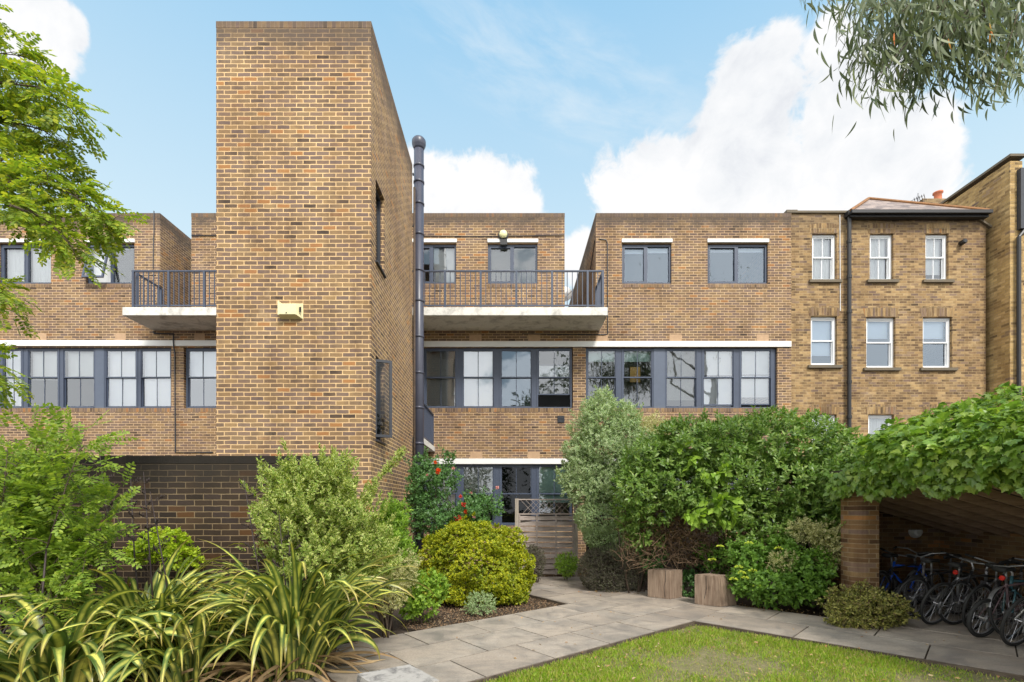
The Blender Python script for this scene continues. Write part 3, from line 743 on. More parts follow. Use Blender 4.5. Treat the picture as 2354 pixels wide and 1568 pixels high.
for (a, b) in ((xl, LB1), (MB0, MB1), (RB0, xr)):
    cp.box(a-.004, b+.004, YF-.004, YF+.30, ROOF-CO, ROOF); cp.box(a-.004, a+.25, YF+.302, YF+8, ROOF-CO, ROOF); cp.box(b-.25, b+.004, YF+.302, YF+8, ROOF-CO, ROOF)
obj('coping', cp, M['brick_soldier'], bld)
def so1(*a): m_ = MB(); m_.box(*a); obj('sill', m_, M['brick_soldier'], bld)
for (a, b) in ((xl, 393.5), (422, 582), (972, 1317), (1346.5, 1787)):
    a = a if a == xl else fx(a); so1(a, fx(b), YF-.004, YF+.05, L1b-.115, L1b-.001)
so1(fx(972), fx(1317), YF-.004, YF+.05, G1b-.115, G1b-.001)
for o_ in op_u: so1(o_[0], o_[1], YF-.005, YF+.05, o_[2]-.115, o_[2]-.001)
def lint(a, b, zb, zt):
    m_ = MB(); m_.box(a, b, YF-.035, YF+.02, zb, zt); return obj('lintel', m_, M['white_paint'], bld, bevel=.006)
lint(xl, fx(560), fz(796), fz(783)); lint(fx(960), fx(1818), fz(798), fz(785)); lint(fx(960), fx(1800), fz(1067), fz(1054.5))
for o_ in op_u: lint(o_[0]-.01, o_[1]+.02, fz(558), fz(550))
hd = MB()
for o_ in op_u: hd.box(o_[0], o_[1], YF+.02, YF+.12, o_[3]-.03, o_[3]+.06)
ab = MB()
abl = []
def abx(*a): m_ = MB(); m_.box(*a); obj('air_brick', m_, M['terracotta'], bld)
for x, y in ((95, 0), (277, 0), (459, 0)): abx(fx(x-12), fx(x+12), YF-.006, YF+.02, fz(783), fz(767))
for x in (1093, 1228, 1383, 1553, 1753): abx(fx(x-14), fx(x+14), YF-.006, YF+.02, fz(785), fz(769))
for x in (1095, 1227): abx(fx(x-14), fx(x+14), YF-.006, YF+.02, fz(1054), fz(1039))
# first floor sash bands
YW = YF+.07; sg = M['slate_grey']
for (x0, x1, kd, cv) in first:
    if kd == 'c': sash(bld, fx(x0), fx(x1), L1b, L1t, YW, sg, ('roller', 1.0), gm='glass_mirror')
    else: sash(bld, fx(x0), fx(x1), L1b, L1t, YW, sg, ('roller', cv), gm='glass_mirror' if x0 > 400 else 'glass')
for args in ((973.6, 1051, ('venetian', 1.0), 'glass', 0), (1059.6, 1138, ('roller', 1.0), 'glass_mirror', 0), (1147.8, 1226, None, 'glass_mid', 0), (1233.8, 1315.5, None, 'glass', .42),
             (1348, 1420.6, ('roller', .18, M['blind_green']), 'glass', 0), (1430.5, 1504, ('roller', .18, M['blind_green']), 'glass', 0), (1530, 1606.6, ('venetian', .86), 'glass', 0),
             (1616, 1692.6, ('roller', 1.0), 'glass_mirror', .06), (1702.5, 1778.7, ('roller', .80), 'glass_mirror', .08)):
    x0, x1, b_, gm, opn = args; sash(bld, fx(x0), fx(x1), L1b, L1t, YW, sg, b_, gm, opn)
def panel(a, b, z0, z1, m='panel_grey', y=YW-.01, name='infill_panel'):
    m_ = MB(); m_.box(a, b, y, y+.09, z0, z1); return obj(name, m_, M[m], bld, bevel=.004)
for (a, b) in ((-8, -3), (47, 55), (131, 137), (312, 316), (500, 506)): panel(fx(a), fx(b), L1b, L1t, 'slate_grey', YW+.01, 'mullion')
for (a, b) in ((1051, 1059.6), (1138, 1147.8), (1226, 1233.8), (1420.6, 1430.5), (1606.6, 1616), (1692.6, 1702.5), (1778.7, 1787)): panel(fx(a), fx(b), L1b, L1t, 'slate_grey', YW+.01, 'mullion')
panel(fx(215), fx(235), L1b, L1t); panel(fx(1504), fx(1530), L1b, L1t)
# ground floor
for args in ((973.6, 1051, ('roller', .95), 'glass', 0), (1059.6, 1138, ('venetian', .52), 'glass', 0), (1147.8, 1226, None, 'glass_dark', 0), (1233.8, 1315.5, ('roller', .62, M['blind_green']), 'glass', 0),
             (1348, 1420.6, ('roller', .4), 'glass', 0), (1430.5, 1504, ('roller', .4), 'glass', 0), (1530, 1606.6, ('roller', .5), 'glass', 0), (1616, 1692.6, ('roller', .5), 'glass', 0), (1702.5, 1778.7, ('roller', .5), 'glass', 0)):
    x0, x1, b_, gm, opn = args; sash(bld, fx(x0), fx(x1), G1b, G1t, YW, sg, b_, gm, opn)
for (a, b) in ((1051, 1059.6), (1138, 1147.8), (1226, 1233.8), (1420.6, 1430.5), (1504, 1530), (1606.6, 1616), (1692.6, 1702.5), (1778.7, 1787)): panel(fx(a), fx(b), G1b, G1t, 'slate_grey', YW+.01, 'mullion')
# second floor casements
YC = YF+.06
cur = ('curtain', 1.0); rol = ('roller', 1.0); ven = ('venetian', 1.0)
specs = [(cur, cur, 0), (rol, ('venetian', 1.0, M['blind']), R(13)), (('roller', .0), rol, 0), (ven, ven, 0), (('roller', .12), ('roller', .1)), (('roller', .08), ('roller', .08))]
specs = [s if len(s) == 3 else s+(0,) for s in specs]
for o_, (b0, b1, ol) in zip(op_u, specs):
    casement(bld, o_[0], o_[1], o_[2], o_[3]-.02, YC, sg, (b0, b1), 'glass_mid' if o_[0] > 2 else 'glass', .5, ol)
paper = MB(); paper.box(fx(1455), fx(1479), YF+.34, YF+.345, fz(872), fz(836)); obj('notice', paper, M['paper'], bld)

# balconies: a slab with its railing
def rail_run(mb, a, b, z0, z1, step=.137, post=None, ends=True):
    a = Vector(a); b = Vector(b); d = (b-a); L = d.length; d.normalize(); n = int(round(L/step))
    mb.bar(Vector((a.x, a.y, z1-.02)), Vector((b.x, b.y, z1-.02)), .05, .035); mb.bar(Vector((a.x, a.y, z0+.07)), Vector((b.x, b.y, z0+.07)), .03, .03)
    for i in range(n+1):
        p = a+d*(L*i/n); big = (i % (post or 99) == 0) or i in (0, n)
        if big: mb.box(p.x-.027, p.x+.027, p.y-.027, p.y+.027, z0, z1-.002)
        else: mb.box(p.x-.010, p.x+.010, p.y-.010, p.y+.010, z0+.084, z1-.038)
def balcony(x0, x1, y0, z0, z1, rx0, rx1, rz, ret):
    m_ = MB(); m_.box(x0, x1, y0, YF-.003, z0, z1); o_ = obj('balcony', m_, M['concrete_white'], bld, bevel=.012)
    r_ = MB(); rail_run(r_, (rx0, y0+.07, 0), (rx1, y0+.07, 0), z1, rz, post=7)
    xx = rx1 if ret > 0 else rx0
    rail_run(r_, (xx, y0+.20, 0), (xx, YF-.05, 0), z1, rz, post=20)
    obj('railing', r_, M['slate_grey'], o_); return o_
DB = 13.2; zt, zb = PZ(706, DB), PZ(725, DB)
balcony(PX(935, DB), PX(1397, DB), DB, zb, zt, PX(940, DB), PX(1387, DB), PZ(619, DB), 1)
balcony(PX(281, DB), PX(560, DB), DB, zb, zt, PX(302, DB), PX(560, DB), PZ(619, DB), -1)
dp = MB(); dp.box(-2.72, -2.19, 12.3, YF-.003, 3.32, 3.47); sb = obj('balcony', dp, M['concrete_white'], bld, bevel=.01)
r_ = MB(); rail_run(r_, (-2.25, 12.36, 0), (-2.25, YF-.05, 0), 3.47, 4.42); obj('railing', r_, M['slate_grey'], sb)
# link between tower and block
lk = MB(); lk.box(-5.0, -2.76, 12.02, YF-.003, -.1, 9.2); obj('link_wall', lk, M['brick_main'], bld)
# terrace clutter seen through the gap
tc_ = MB(); tc_.box(1.7, 2.4, YF+2.2, YF+2.3, TER, TER+.9); obj('terrace_screen', tc_, M['slate_dark'], bld)

# small dark metal pieces fixed to the block
def cable(pts, r, label, cat='cable', name='cable', m='slate_dark'):
    mb = MB(); mb.tube(pts, r, 6); return tag(obj(name, mb, M[m]), label, cat)
yy = YF-.018
cable([(fx(355), yy, fz(486)), (fx(355), yy, fz(540)), (fx(354), yy, fz(545)), (fx(353), yy, fz(618))], .014, 'thin dark drain pipe on the wall left of the left balcony', 'pipe', 'drain_pipe')
cable([(fx(353), yy, fz(762)), (fx(355), yy, fz(767)), (fx(400), yy, fz(768)), (fx(401), YF-.05, fz(783)), (fx(402), YF-.05, fz(800)), (fx(403), yy, fz(812)), (fx(404), yy, fz(1040)), (fx(490), yy, fz(1040))], .018, 'dark waste pipe running down beside the left window band under the left balcony', 'pipe', 'drain_pipe')
cable([(fx(441), yy, fz(542)), (fx(500), yy, fz(542))], .012, 'short black cable across the brick left of the tower top storey')
cable([(fx(960), yy, fz(543)), (fx(1090), yy, fz(544)), (fx(1200), yy, fz(543)), (fx(1297), yy, fz(541))], .010, 'thin dark cable above the windows behind the right balcony')
cable([(RB0-.01, YF+.9, fz(585)), (RB0-.01, YF+.1, fz(548)), (fx(1378), yy, fz(550)), (fx(1393), yy, fz(552)), (fx(1396), yy, fz(560)), (fx(1397), yy, fz(768)), (fx(1390), yy, fz(770)), (fx(1200), yy, fz(768))], .013, 'dark cable looping round the corner and down past the right balcony end')
lm = thing('security_light', (fx(1157), YF, fz(543)), 'round pale security light on the wall above the middle upper window', 'wall light')
q = MB(); q.lathe((fx(1157), YF-.002, fz(543)), [(.13, 0), (.15, .03), (.15, .06), (.12, .075)], 20, 'y'); q.box(fx(1150), fx(1166), YF-.10, YF-.002, fz(566), fz(554)); obj('housing', q, M['iron_black'], lm)
q = MB(); q.lathe((fx(1157), YF-.077, fz(542)), [(.118, 0), (.115, .03), (.09, .06), (.05, .075), (.01, .08)], 20, 'y'); obj('lamp_cover', q, M['lamp_globe'], lm, True)
q = MB(); cx, cz = fx(1289.5), fz(964); q.box(cx-.10, cx+.10, YF-.02, YF-.002, cz-.10, cz+.10)
for k in range(5): q.box(cx-.09, cx+.09, YF-.032, YF-.021, cz-.09+k*.04, cz-.07+k*.04)
tag(obj('air_vent', q, M['slate_dark']), 'small square dark grille in the brick below the middle window band', 'vent')
ae = MB(); bx, bz, by = 1.70, TER+.0, YF+2.0
ae.tube([(bx+.1, by, bz), (bx+.1, by, bz+1.9)], .02, 6); ae.lathe((bx+.1, by-.05, bz+1.75), [(.02, .1), (.14, .04), (.24, 0), (.25, -.01)], 18, 'y'); ae.bar((bx+.1, by-.05, bz+1.6), (bx+.35, by-.4, bz+1.75), .02)
tag(obj('satellite_dish', ae, M['upvc']), 'small white dish aerial in the gap between the two right hand roof blocks', 'satellite dish')

# ================================================================ BLANK BRICK TOWER
TX0, TX1, TY0, TY1, TZ = -5.037, -2.384, 8.45, 12.0, 10.05
tw = thing('brick_tower', ((TX0+TX1)/2, TY0, 0), 'tall blank yellow brown brick stair tower standing forward of the block', 'tower')
mb = MB()
wz = [(8.74, 9.34, 6.10, 7.55), (8.74, 9.34, 2.93, 4.42)]
wall_grid(mb, TX0, TX1, -.1, TZ-.112, [], lambda u_, z, d: (u_, TY0+d, z), .25)
wall_grid(mb, TY0+.25, TY1, -.1, TZ-.112, wz, lambda u_, z, d: (TX1-d, u_, z), .25)
mb.box(TX0, TX0+.25, TY0+.25, TY1, -.1, TZ-.112); mb.box(TX0+.25, TX1-.25, TY1-.25, TY1, -.1, TZ-.112)
obj('wall', mb, M['brick_tower'], tw)
cp = MB(); cp.box(TX0-.003, TX1+.003, TY0-.003, TY0+.25, TZ-.112, TZ); cp.box(TX1-.25, TX1+.003, TY0+.252, TY1+.003, TZ-.112, TZ); cp.box(TX0-.003, TX0+.25, TY0+.252, TY1+.003, TZ-.112, TZ); cp.box(TX0+.252, TX1-.252, TY1-.25, TY1+.003, TZ-.112, TZ)
obj('coping', cp, M['brick_soldier'], tw)
cp = MB(); cp.box(TX0+.26, TX1-.26, TY0+.26, TY1-.26, TZ-.5, TZ-.4); obj('roof', cp, M['slate_dark'], tw)
for i, (a, b, z0, z1) in enumerate(wz):
    m_ = MB(); xo = TX1-.07; fw = .05
    m_.box(xo-.07, xo, a, a+fw, z0, z1); m_.box(xo-.07, xo, b-fw, b, z0, z1); m_.box(xo-.07, xo, a+fw, b-fw, z0, z0+fw); m_.box(xo-.07, xo, a+fw, b-fw, z1-fw, z1)
    m_.box(TX1-.25, TX1+.04, a-.02, b+.02, z0-.035, z0-.002)
    g_ = MB()
    if i == 1:        # casement swung out
        h = Vector((xo+.02, a+.06, 0)); d_ = Vector((math.cos(R(22)), math.sin(R(22)), 0)); L_ = .32
        for (s0, s1, q0, q1) in ((0, .05, z0+.05, z1-.05), (L_-.05, L_, z0+.05, z1-.05), (.05, L_-.05, z0+.05, z0+.10), (.05, L_-.05, z1-.10, z1-.05)):
            m_.obox(h+d_*((s0+s1)/2)+Vector((0, 0, (q0+q1)/2)), d_*((s1-s0)/2), Vector((-d_.y, d_.x, 0))*.02, (0, 0, (q1-q0)/2))
        p0 = h+d_*.05; p1 = h+d_*(L_-.05); g_.quad((p0.x, p0.y, z0+.1), (p1.x, p1.y, z0+.1), (p1.x, p1.y, z1-.1), (p0.x, p0.y, z1-.1))
    else: g_.quad((xo-.03, a+fw, z0+fw), (xo-.03, b-fw, z0+fw), (xo-.03, b-fw, z1-fw), (xo-.03, a+fw, z1-fw))
    w_ = obj('window', m_, M['slate_dark'], tw); obj('pane', g_, M['glass_dark'], w_)
ax = thing('alarm_box', (PX(671, TY0), TY0, PZ(716, TY0)), 'cream box with a slanted end fixed to the front of the tower', 'alarm box')
q = MB(); x0, x1 = PX(646, TY0), PX(697, TY0); z0, z1 = PZ(734, TY0), PZ(698, TY0); xm = PX(686, TY0)
q.add([(x0, TY0-.001, z0), (x1, TY0-.001, z0), (x1, TY0-.001, z1), (x0, TY0-.001, z1), (x0, TY0-.12, z0+.04), (xm, TY0-.12, z0+.04), (xm, TY0-.12, z1-.05), (x0, TY0-.12, z1-.05)],
      [(0, 1, 5, 4), (1, 2, 6, 5), (2, 3, 7, 6), (3, 0, 4, 7), (4, 5, 6, 7)]); q.box(x0-.004, x0+.02, TY0-.124, TY0-.001, z0+.03, z1)
obj('body', q, M['cream'], ax, bevel=.006)
q = MB()
for k in range(5): q.box(PX(689+k, TY0-.06)-.0, PX(689+k, TY0-.06)+.004, TY0-.085, TY0-.075, z0+.09, z1-.09)
q.box(PX(664, TY0), PX(667, TY0), TY0-.123, TY0-.11, z0+.055, z0+.075); obj('louvre', q, M['iron_black'], ax)
# flue pipe
PD = 12.28; pxx = PX(963, PD); zt = PZ(322, PD)
fp = thing('vent_pipe', (pxx, PD, 0), 'thick dark blue grey vent pipe rising above the roof behind the tower corner', 'pipe')
q = MB(); q.tube([(pxx, PD, -.05), (pxx, PD, zt-.2)], .122, 20)
obj('pipe', q, M['pipe_grey'], fp, True)
for yy_ in (383, 420, 470, 540, 623, 693, 775, 858, 938, 1020, 1100, 1180):
    q = MB(); q.lathe((pxx, PD, PZ(yy_, PD)), [(.122, -.03), (.136, -.025), (.136, .02), (.122, .03)], 20); obj('joint_collar', q, M['pipe_grey'], fp, True)
q = MB(); q.lathe((pxx, PD, zt-.25), [(.125, 0), (.135, .05), (.16, .09), (.172, .14), (.172, .22), (.14, .27), (.08, .285), (.01, .29)], 24); obj('cowl', q, M['pipe_grey'], fp, True)
q = MB()
for yy_ in (410, 527, 810): z = PZ(yy_, PD); q.box(TX1-.02, pxx-.10, PD-.16, PD-.12, z-.02, z+.03)
obj('bracket', q, M['iron_black'], fp)
q = MB(); q.tube([(TX1-.06, TY1+.05, -.05), (TX1-.06, TY1+.05, 9.72)], .035, 8); q.tube([(TX1+.02, TY1+.16, -.05), (TX1+.02, TY1+.16, 9.60)], .028, 8)
tag(obj('drain_pipe', q, M['bark'], None, True), 'pair of thin brown pipes between the tower corner and the thick vent pipe', 'pipe')

# ================================================================ VICTORIAN HOUSE
YV = 14.44
def vx(x): return PX(x, YV)
def vz(y): return PZ(y, YV)
vh = thing('brick_house', (11, YV, 0), 'older yellow stock brick house with white sash windows and a hipped slate roof', 'house')
cols_ = [((1867, 1923.5), (1864, 1924.4), (1867, 1923.5)), ((1999.5, 2054), (1991.5, 2058.6), (1996, 2055)), ((2127.6, 2180.6), (2121.5, 2188.6), (2127, 2181))]
rows_ = [(537, 644), (729, 846), (953, 1040)]
opv = []; vw = []
for ci, c in enumerate(cols_):
    for ri, r in enumerate(rows_):
        y0, y1 = r
        if ri == 1 and ci == 0: y1 = 840; y0 = 727
        o_ = (vx(c[ri][0]), vx(c[ri][1]), vz(y1), vz(y0)); opv.append(o_); vw.append((ci, ri, o_))
xa, xb = xr+.003, vx(2266); ZV = vz(487); ZE = vz(500)
mb = MB()
wall_grid(mb, xa, vx(1946), -.1, ZV-.05, opv, lambda u_, z, d: (u_, YV+d, z), .3)
wall_grid(mb, vx(1946), xb, -.1, ZE, opv, lambda u_, z, d: (u_, YV+d, z), .3)
mb.box(xb-.3, xb, YV+.3, YV+4.5, -.1, ZE); mb.box(xa, xb, YV+4.5, YV+4.8, -.1, ZE)
mb.box(xa, xa+.3, YV+.3, YV+4.5, -.1, ZE)
obj('wall', mb, M['brick_victorian'], vh)
q = MB(); q.box(xa-.12, vx(1952), YV-.05, YV+.32, ZV-.05, ZV+.01); q.box(xa-.12, xa+.2, YV-.04, YV+4.4, ZV+.012, ZV+.04); obj('coping', q, M['stone_sill'], vh)
q = MB(); q.bar((vx(2243), YV-.02, vz(503)), (vx(2276), YV-.02, vz(524)), .10, .05); obj('coping', q, M['stone_sill'], vh)
q = MB(); q.box(xa+.3, xb-.3, YV+.31, YV+4.49, ZE-.15, ZE-.01); q.box(xa+.3, xb-.3, YV+.31, YV+4.49, vz(905), vz(890)); q.box(xa+.3, xb-.3, YV+.31, YV+4.49, vz(700), vz(690)); q.box(xa+.3, xb-.3, YV+2.0, YV+2.1, 0, ZE-.2); obj('interior', q, M['plaster'], vh)
# hipped roof
ex0, ex1, ey0, ey1, ez = vx(1944), vx(2258), YV-.22, YV+4.3, vz(495); ap = (11.8, 16.25, 11.85)
rf = MB(); rf.add([(ex0, ey0, ez), (ex1, ey0, ez), (ex1, ey1, ez), (ex0, ey1, ez), ap, (ex0, ey0, ez-.06), (ex1, ey0, ez-.06), (ex1, ey1, ez-.06), (ex0, ey1, ez-.06)],
                  [(0, 1, 4), (1, 2, 4), (2, 3, 4), (3, 0, 4), (0, 5, 6, 1), (1, 6, 7, 2), (2, 7, 8, 3), (3, 8, 5, 0), (5, 8, 7, 6)])
rfo = obj('roof', rf, M['slates'], vh)
q = MB()
for c in ((ex0, ey0, ez+.01), (ex1, ey0, ez+.01), (ex1, ey1, ez+.01), (ex0, ey1, ez+.01)): q.tube([c, (ap[0], ap[1], ap[2]+.02)], .05, 6)
obj('ridge_tile', q, M['rust'], rfo)
q = MB(); q.box(ex0-.02, ex1+.02, ey0-.09, ey0-.002, ez-.10, ez-.01); q.box(ex0, ex1, ey0+.02, ey0+.2, ez-.16, ez-.062); obj('gutter', q, M['iron_black'], vh)
q = MB(); px_ = vx(1947); q.tube([(px_, YV-.10, 0), (px_, YV-.10, vz(500))], .055, 10); q.box(px_-.09, px_+.09, YV-.2, YV-.02, vz(503), vz(492))
for y_ in (560, 640, 720, 800, 880, 960): q.lathe((px_, YV-.10, vz(y_)), [(.055, -.05), (.068, -.045), (.068, .045), (.055, .05)], 10)
obj('downpipe', q, M['iron_black'], vh, False)
q = MB(); q.tube([(vx(1930), YV-.015, vz(495)), (vx(1931), YV-.015, vz(715))], .010, 5); obj('overflow_cable', q, M['upvc'], vh)
q = MB(); q.lathe((vx(2208), YV-.01, vz(560)), [(.07, 0), (.07, .14), (.05, .16)], 12, 'y'); obj('flue_outlet', q, M['iron_black'], vh)
ar = MB(); si = MB(); hd = MB()
for ci, ri, o_ in vw:
    ar = MB(); si = MB(); a, b, z0, z1 = o_; cx = (a+b)/2; n_ = 11; wd = (b-a)+.10
    for k in range(n_):       # flat gauged arch of upright bricks
        s0 = (k/n_-.5); s1 = ((k+1)/n_-.5); r = .05*(1-4*((s0+s1)/2)**2)
        ar.add([(cx+s0*wd+.004, YV-.006, z1+r*.5), (cx+s1*wd-.004, YV-.006, z1+r*.5), (cx+s1*wd*1.10-.004, YV-.006, z1+.25+r), (cx+s0*wd*1.10+.004, YV-.006, z1+.25+r),
                (cx+s0*wd+.004, YV+.02, z1+r*.5), (cx+s1*wd-.004, YV+.02, z1+r*.5), (cx+s1*wd*1.10-.004, YV+.02, z1+.25+r), (cx+s0*wd*1.10+.004, YV+.02, z1+.25+r)],
               [(0, 1, 2, 3), (0, 4, 5, 1), (1, 5, 6, 2), (2, 6, 7, 3), (3, 7, 4, 0)])
    si.box(a-.10, b+.12, YV-.07, YV+.06, z0-.085, z0-.004)
    obj('window_arch', ar, M['brick_arch'], vh); obj('sill', si, M['stone_sill'], vh)
up_ = M['upvc']
def vs(ci, ri, *a, **k):
    o_ = [o for c, r, o in vw if (c, r) == (ci, ri)][0]; sash(vh, o_[0]+.004, o_[1]-.004, o_[2], o_[3]-.004, YV+.08, up_, *a, **k)
vs(0, 0, ('curtain', 1.0), 'glass', 0, 2, fw=.06); vs(1, 0, ('curtain', 1.0), 'glass', 0, 2, fw=.06); vs(2, 0, ('roller', .82), 'glass', 0, 2, fw=.06)
vs(0, 1, ('roller', .76), 'glass_mid', 0, 1, fw=.06); vs(1, 1, ('roller', .36), 'glass_mid', 0, 1, fw=.06); vs(2, 1, ('roller', .36), 'glass_mid', 0, 1, fw=.06)
vs(0, 2, None, 'glass_mirror', 0, 1, fw=.06, rail=.5); vs(1, 2, ('curtain', 1.0), 'glass', 0, 1, fw=.06, rail=.3); vs(2, 2, None, 'glass', 0, 1, fw=.06)

# ================================================================ FAR RIGHT HOUSE
HX, HD = 14.10, 13.92
h2 = thing('brick_house', (HX+2, HD, 0), 'tall yellow brick house at the right edge with bare side wall and dark dormer', 'house')
HT = PZ(362, HD); mb = MB()
mb.box(HX, HX+.35, HD, HD+4.2, -.1, HT-.1); mb.box(HX, HX+.35, HD+4.2, HD+8, -.1, HT-1.0); mb.box(HX+.35, HX+7, HD, HD+.3, -.1, PZ(530, HD)); mb.box(HX+.35, HX+7, HD+7.7, HD+8, -.1, PZ(530, HD))
mb.box(HX-.0, HX+.45, HD+2.0, HD+2.9, HT-.1, HT+.001)
obj('wall', mb, M['brick_gold'], h2)
q = MB(); q.box(HX-.05, HX+.42, HD-.06, HD+4.25, HT+.003, HT+.07); obj('coping', q, M['stone_sill'], h2)
q = MB(); q.box(HX+.36, HX+7, HD+.1, HD+7.6, PZ(530, HD), PZ(392, HD)); q.box(HX+.19, HX+.40, HD-.12, HD-.002, PZ(530, HD), PZ(392, HD))
for k in range(7): z = PZ(395+k*20, HD); q.box(HX+.36, HX+6, HD+.06, HD+.098, z-.22, z-.02)
obj('dormer', q, M['slate_dark'], h2)
q = MB(); q.box(HX+.36, HX+7, HD-.06, HD+.0, PZ(530, HD)-.06, PZ(530, HD)+.05); q.tube([(HX+.17, HD-.08, 0), (HX+.17, HD-.08, PZ(548, HD)), (HX+.3, HD-.08, PZ(535, HD)), (HX+.45, HD-.04, PZ(528, HD))], .05, 8); q.box(HX+.38, HX+.46, HD-.04, HD+.05, PZ(520, HD), PZ(388, HD))
obj('downpipe', q, M['iron_black'], h2)
ch = thing('chimney', (17.3, 20.6, 0), 'far chimney with one terracotta pot rising behind the slate roof', 'chimney')
q = MB(); q.box(16.9, 18.6, 20.2, 21, -.1, PZ(470, 20.6)); obj('stack', q, M['brick_victorian'], ch)
q = MB(); q.lathe((PX(2156, 20.6), 20.6, PZ(470, 20.6)), [(.13, 0), (.16, .05), (.14, .1), (.13, .42), (.18, .45), (.18, .5), (.12, .52)], 14); obj('chimney_pot', q, simple('pot', (.62, .20, .10), .8), ch, True)
q = MB(); q.tube([(16.7, 20.2, 13.4), (16.7, 20.2, 14.55)], .02, 5)
for k in range(5): q.bar((16.45+.1*k, 20.1, 14.3+.04*k), (16.75+.1*k, 20.4, 14.3+.04*k), .02)
q.bar((16.4, 20.25, 14.25), (17.0, 20.25, 14.5), .025); tag(obj('aerial', q, M['alloy']), 'thin roof aerial beside the terracotta chimney pot', 'aerial')
# ================================================================ GARDEN WALL, FENCE, BLOCKS
gw = thing('garden_wall', (-4.6, 6.23, 0), 'old blackened brick garden wall with a soldier course on top, in front of the tower', 'wall')
q = MB(); q.box(-8.2, -2.12, 6.23, 6.45, -.1, PZ(1066, 6.23)); obj('wall', q, M['brick_dark'], gw)
q = MB(); q.box(-8.2, -2.12, 6.225, 6.455, PZ(1066, 6.23)+.002, PZ(1048, 6.23)); obj('coping', q, M['brick_coping_dark'], gw)
FD = 12.25
fn_ = thing('fence_panel', (PX(1257, FD), FD, 0), 'weathered grey timber fence panel with diamond trellis along its top', 'fence')
x0, x1 = PX(1190, FD), PX(1322, FD); z1 = PZ(1147, FD); zt = PZ(1183, FD)
for xx in (x0-.02, x1+.02):
    q = MB(); q.box(xx-.045, xx+.045, FD-.03, FD+.06, -.05, z1+.01); obj('post', q, M['wood_post'], fn_)
q = MB()
for k in range(11):
    za = .04+(zt-.06)*k/11; zb_ = .04+(zt-.06)*(k+1)/11; o_ = .012*(1 if k % 2 else -1)
    n_ = 16; vs = []; lo_, hi = za+.012, zb_-.012
    for i in range(n_+1):
        xx = x0+.03+(x1-x0-.06)*i/n_; yy = FD+.012+o_*math.cos(i/n_*2*math.pi)*1.6; tilt = .010
        vs += [(xx, yy-.005-tilt, lo_), (xx, yy-.005+tilt, hi), (xx, yy+.006+tilt, hi), (xx, yy+.006-tilt, lo_)]
    fs = []
    for i in range(n_):
        for e in range(4): fs.append((4*i+e, 4*i+(e+1) % 4, 4*(i+1)+(e+1) % 4, 4*(i+1)+e))
    q.add(vs, fs)
for xx in (x0+.05, x1-.05, x0+(x1-x0)/3, x0+2*(x1-x0)/3): q.box(xx-.018, xx+.018, FD-.022, FD-.012, .03, zt)
obj('slat_panel', q, M['wood_fence'], fn_)
q = MB(); q.box(x0, x1, FD-.025, FD+.03, z1-.03, z1); q.box(x0, x1, FD-.025, FD+.03, zt, zt+.03)
h_ = z1-zt-.06; W_ = x1-x0; n_ = 11
for k in range(-5, n_+5):
    for s in (1, -1):
        xa_ = x0+W_*k/n_; xb_ = xa_+s*h_*.95; za, zb_ = zt+.03, z1-.03
        if xb_ < x0+.01 or xb_ > x1-.01 or xa_ < x0+.01 or xa_ > x1-.01: continue
        yq = FD+(.004 if s > 0 else -.006); q.bar((xa_, yq, za), (xb_, yq, zb_), .008, .032, up=(0, 1, 0))
obj('trellis', q, M['wood_fence'], fn_)
q = MB(); q.box(1.95, 5.5, 12.6, 12.68, -.05, 1.35); tag(obj('boundary_fence', q, M['wood_dark']), 'low weathered timber fence mostly hidden behind the hedge', 'fence')
# low brick plinth under the panel
q = MB(); q.box(x0-.3, x1+.35, FD+.10, FD+.3, -.05, .32); tag(obj('low_wall', q, M['brick_main']), 'low brick wall behind the foot of the timber fence panel', 'wall')

def block(name, c0, c1, c2, h, m, label, taper=.0, seed=1):
    """a sawn cube given by three ground corners (left, near, right)"""
    c0, c1, c2 = Vector(c0), Vector(c1), Vector(c2); c3 = c0+c2-c1; ctr = (c0+c2)/2; rr = random.Random(seed)
    n_ = 9; base = thing(name, (ctr.x, ctr.y, 0), label, 'block')
    mb = MB(); cs = [c0, c1, c2, c3]; ring = []
    per = []
    for i in range(4):
        a, b = cs[i], cs[(i+1) % 4]
        for k in range(n_): per.append(a+(b-a)*(k/n_))
    m_ = len(per); vs = []
    hs = [0, .02, .08, .3, .6, .9, 1]; offs = [rr.gauss(0, .0018) for _ in range(m_)]
    for hi, hh in enumerate(hs):
        for k, p in enumerate(per):
            d = (p-ctr); s = 1-taper*hh; e = offs[k]*(1+.5*math.sin(hh*5+k)); zz = hh*h
            if hi == 0: zz = max(0, rr.gauss(.006, .006))
            q_ = ctr+d*s+d.normalized()*e; 
            if hi == len(hs)-1: q_ = ctr+d*(s-.02)+d.normalized()*e
            vs.append((q_.x, q_.y, zz))
    fs = [(i*m_+k, i*m_+(k+1) % m_, (i+1)*m_+(k+1) % m_, (i+1)*m_+k) for i in range(len(hs)-1) for k in range(m_)]
    fs.append(tuple(range((len(hs)-1)*m_, len(hs)*m_))); fs.append(tuple(range(m_-1, -1, -1)))
    mb.add(vs, fs); obj('block_body', mb, m, base)
    return base
b1 = block('wooden_block', (2.645, 9.49), (2.99, 9.24), (3.30, 9.45), .53, M['wood_block'], 'left of the two wooden cubes, upright and square, on the paving by the hedge', 0, 3)
b2 = block('wooden_block', (3.286, 8.795), (3.615, 8.54), (3.93, 8.68), .53, M['wood_block'], 'right of the two wooden cubes, nearer, its right side flaring out at the foot', 0, 5)
b1['group'] = b2['group'] = 'timber cube seats by the hedge'
for v in b2.children[0].data.vertices:
    if v.co.x > .05: v.co.x += (.53-v.co.z)*.16-.03
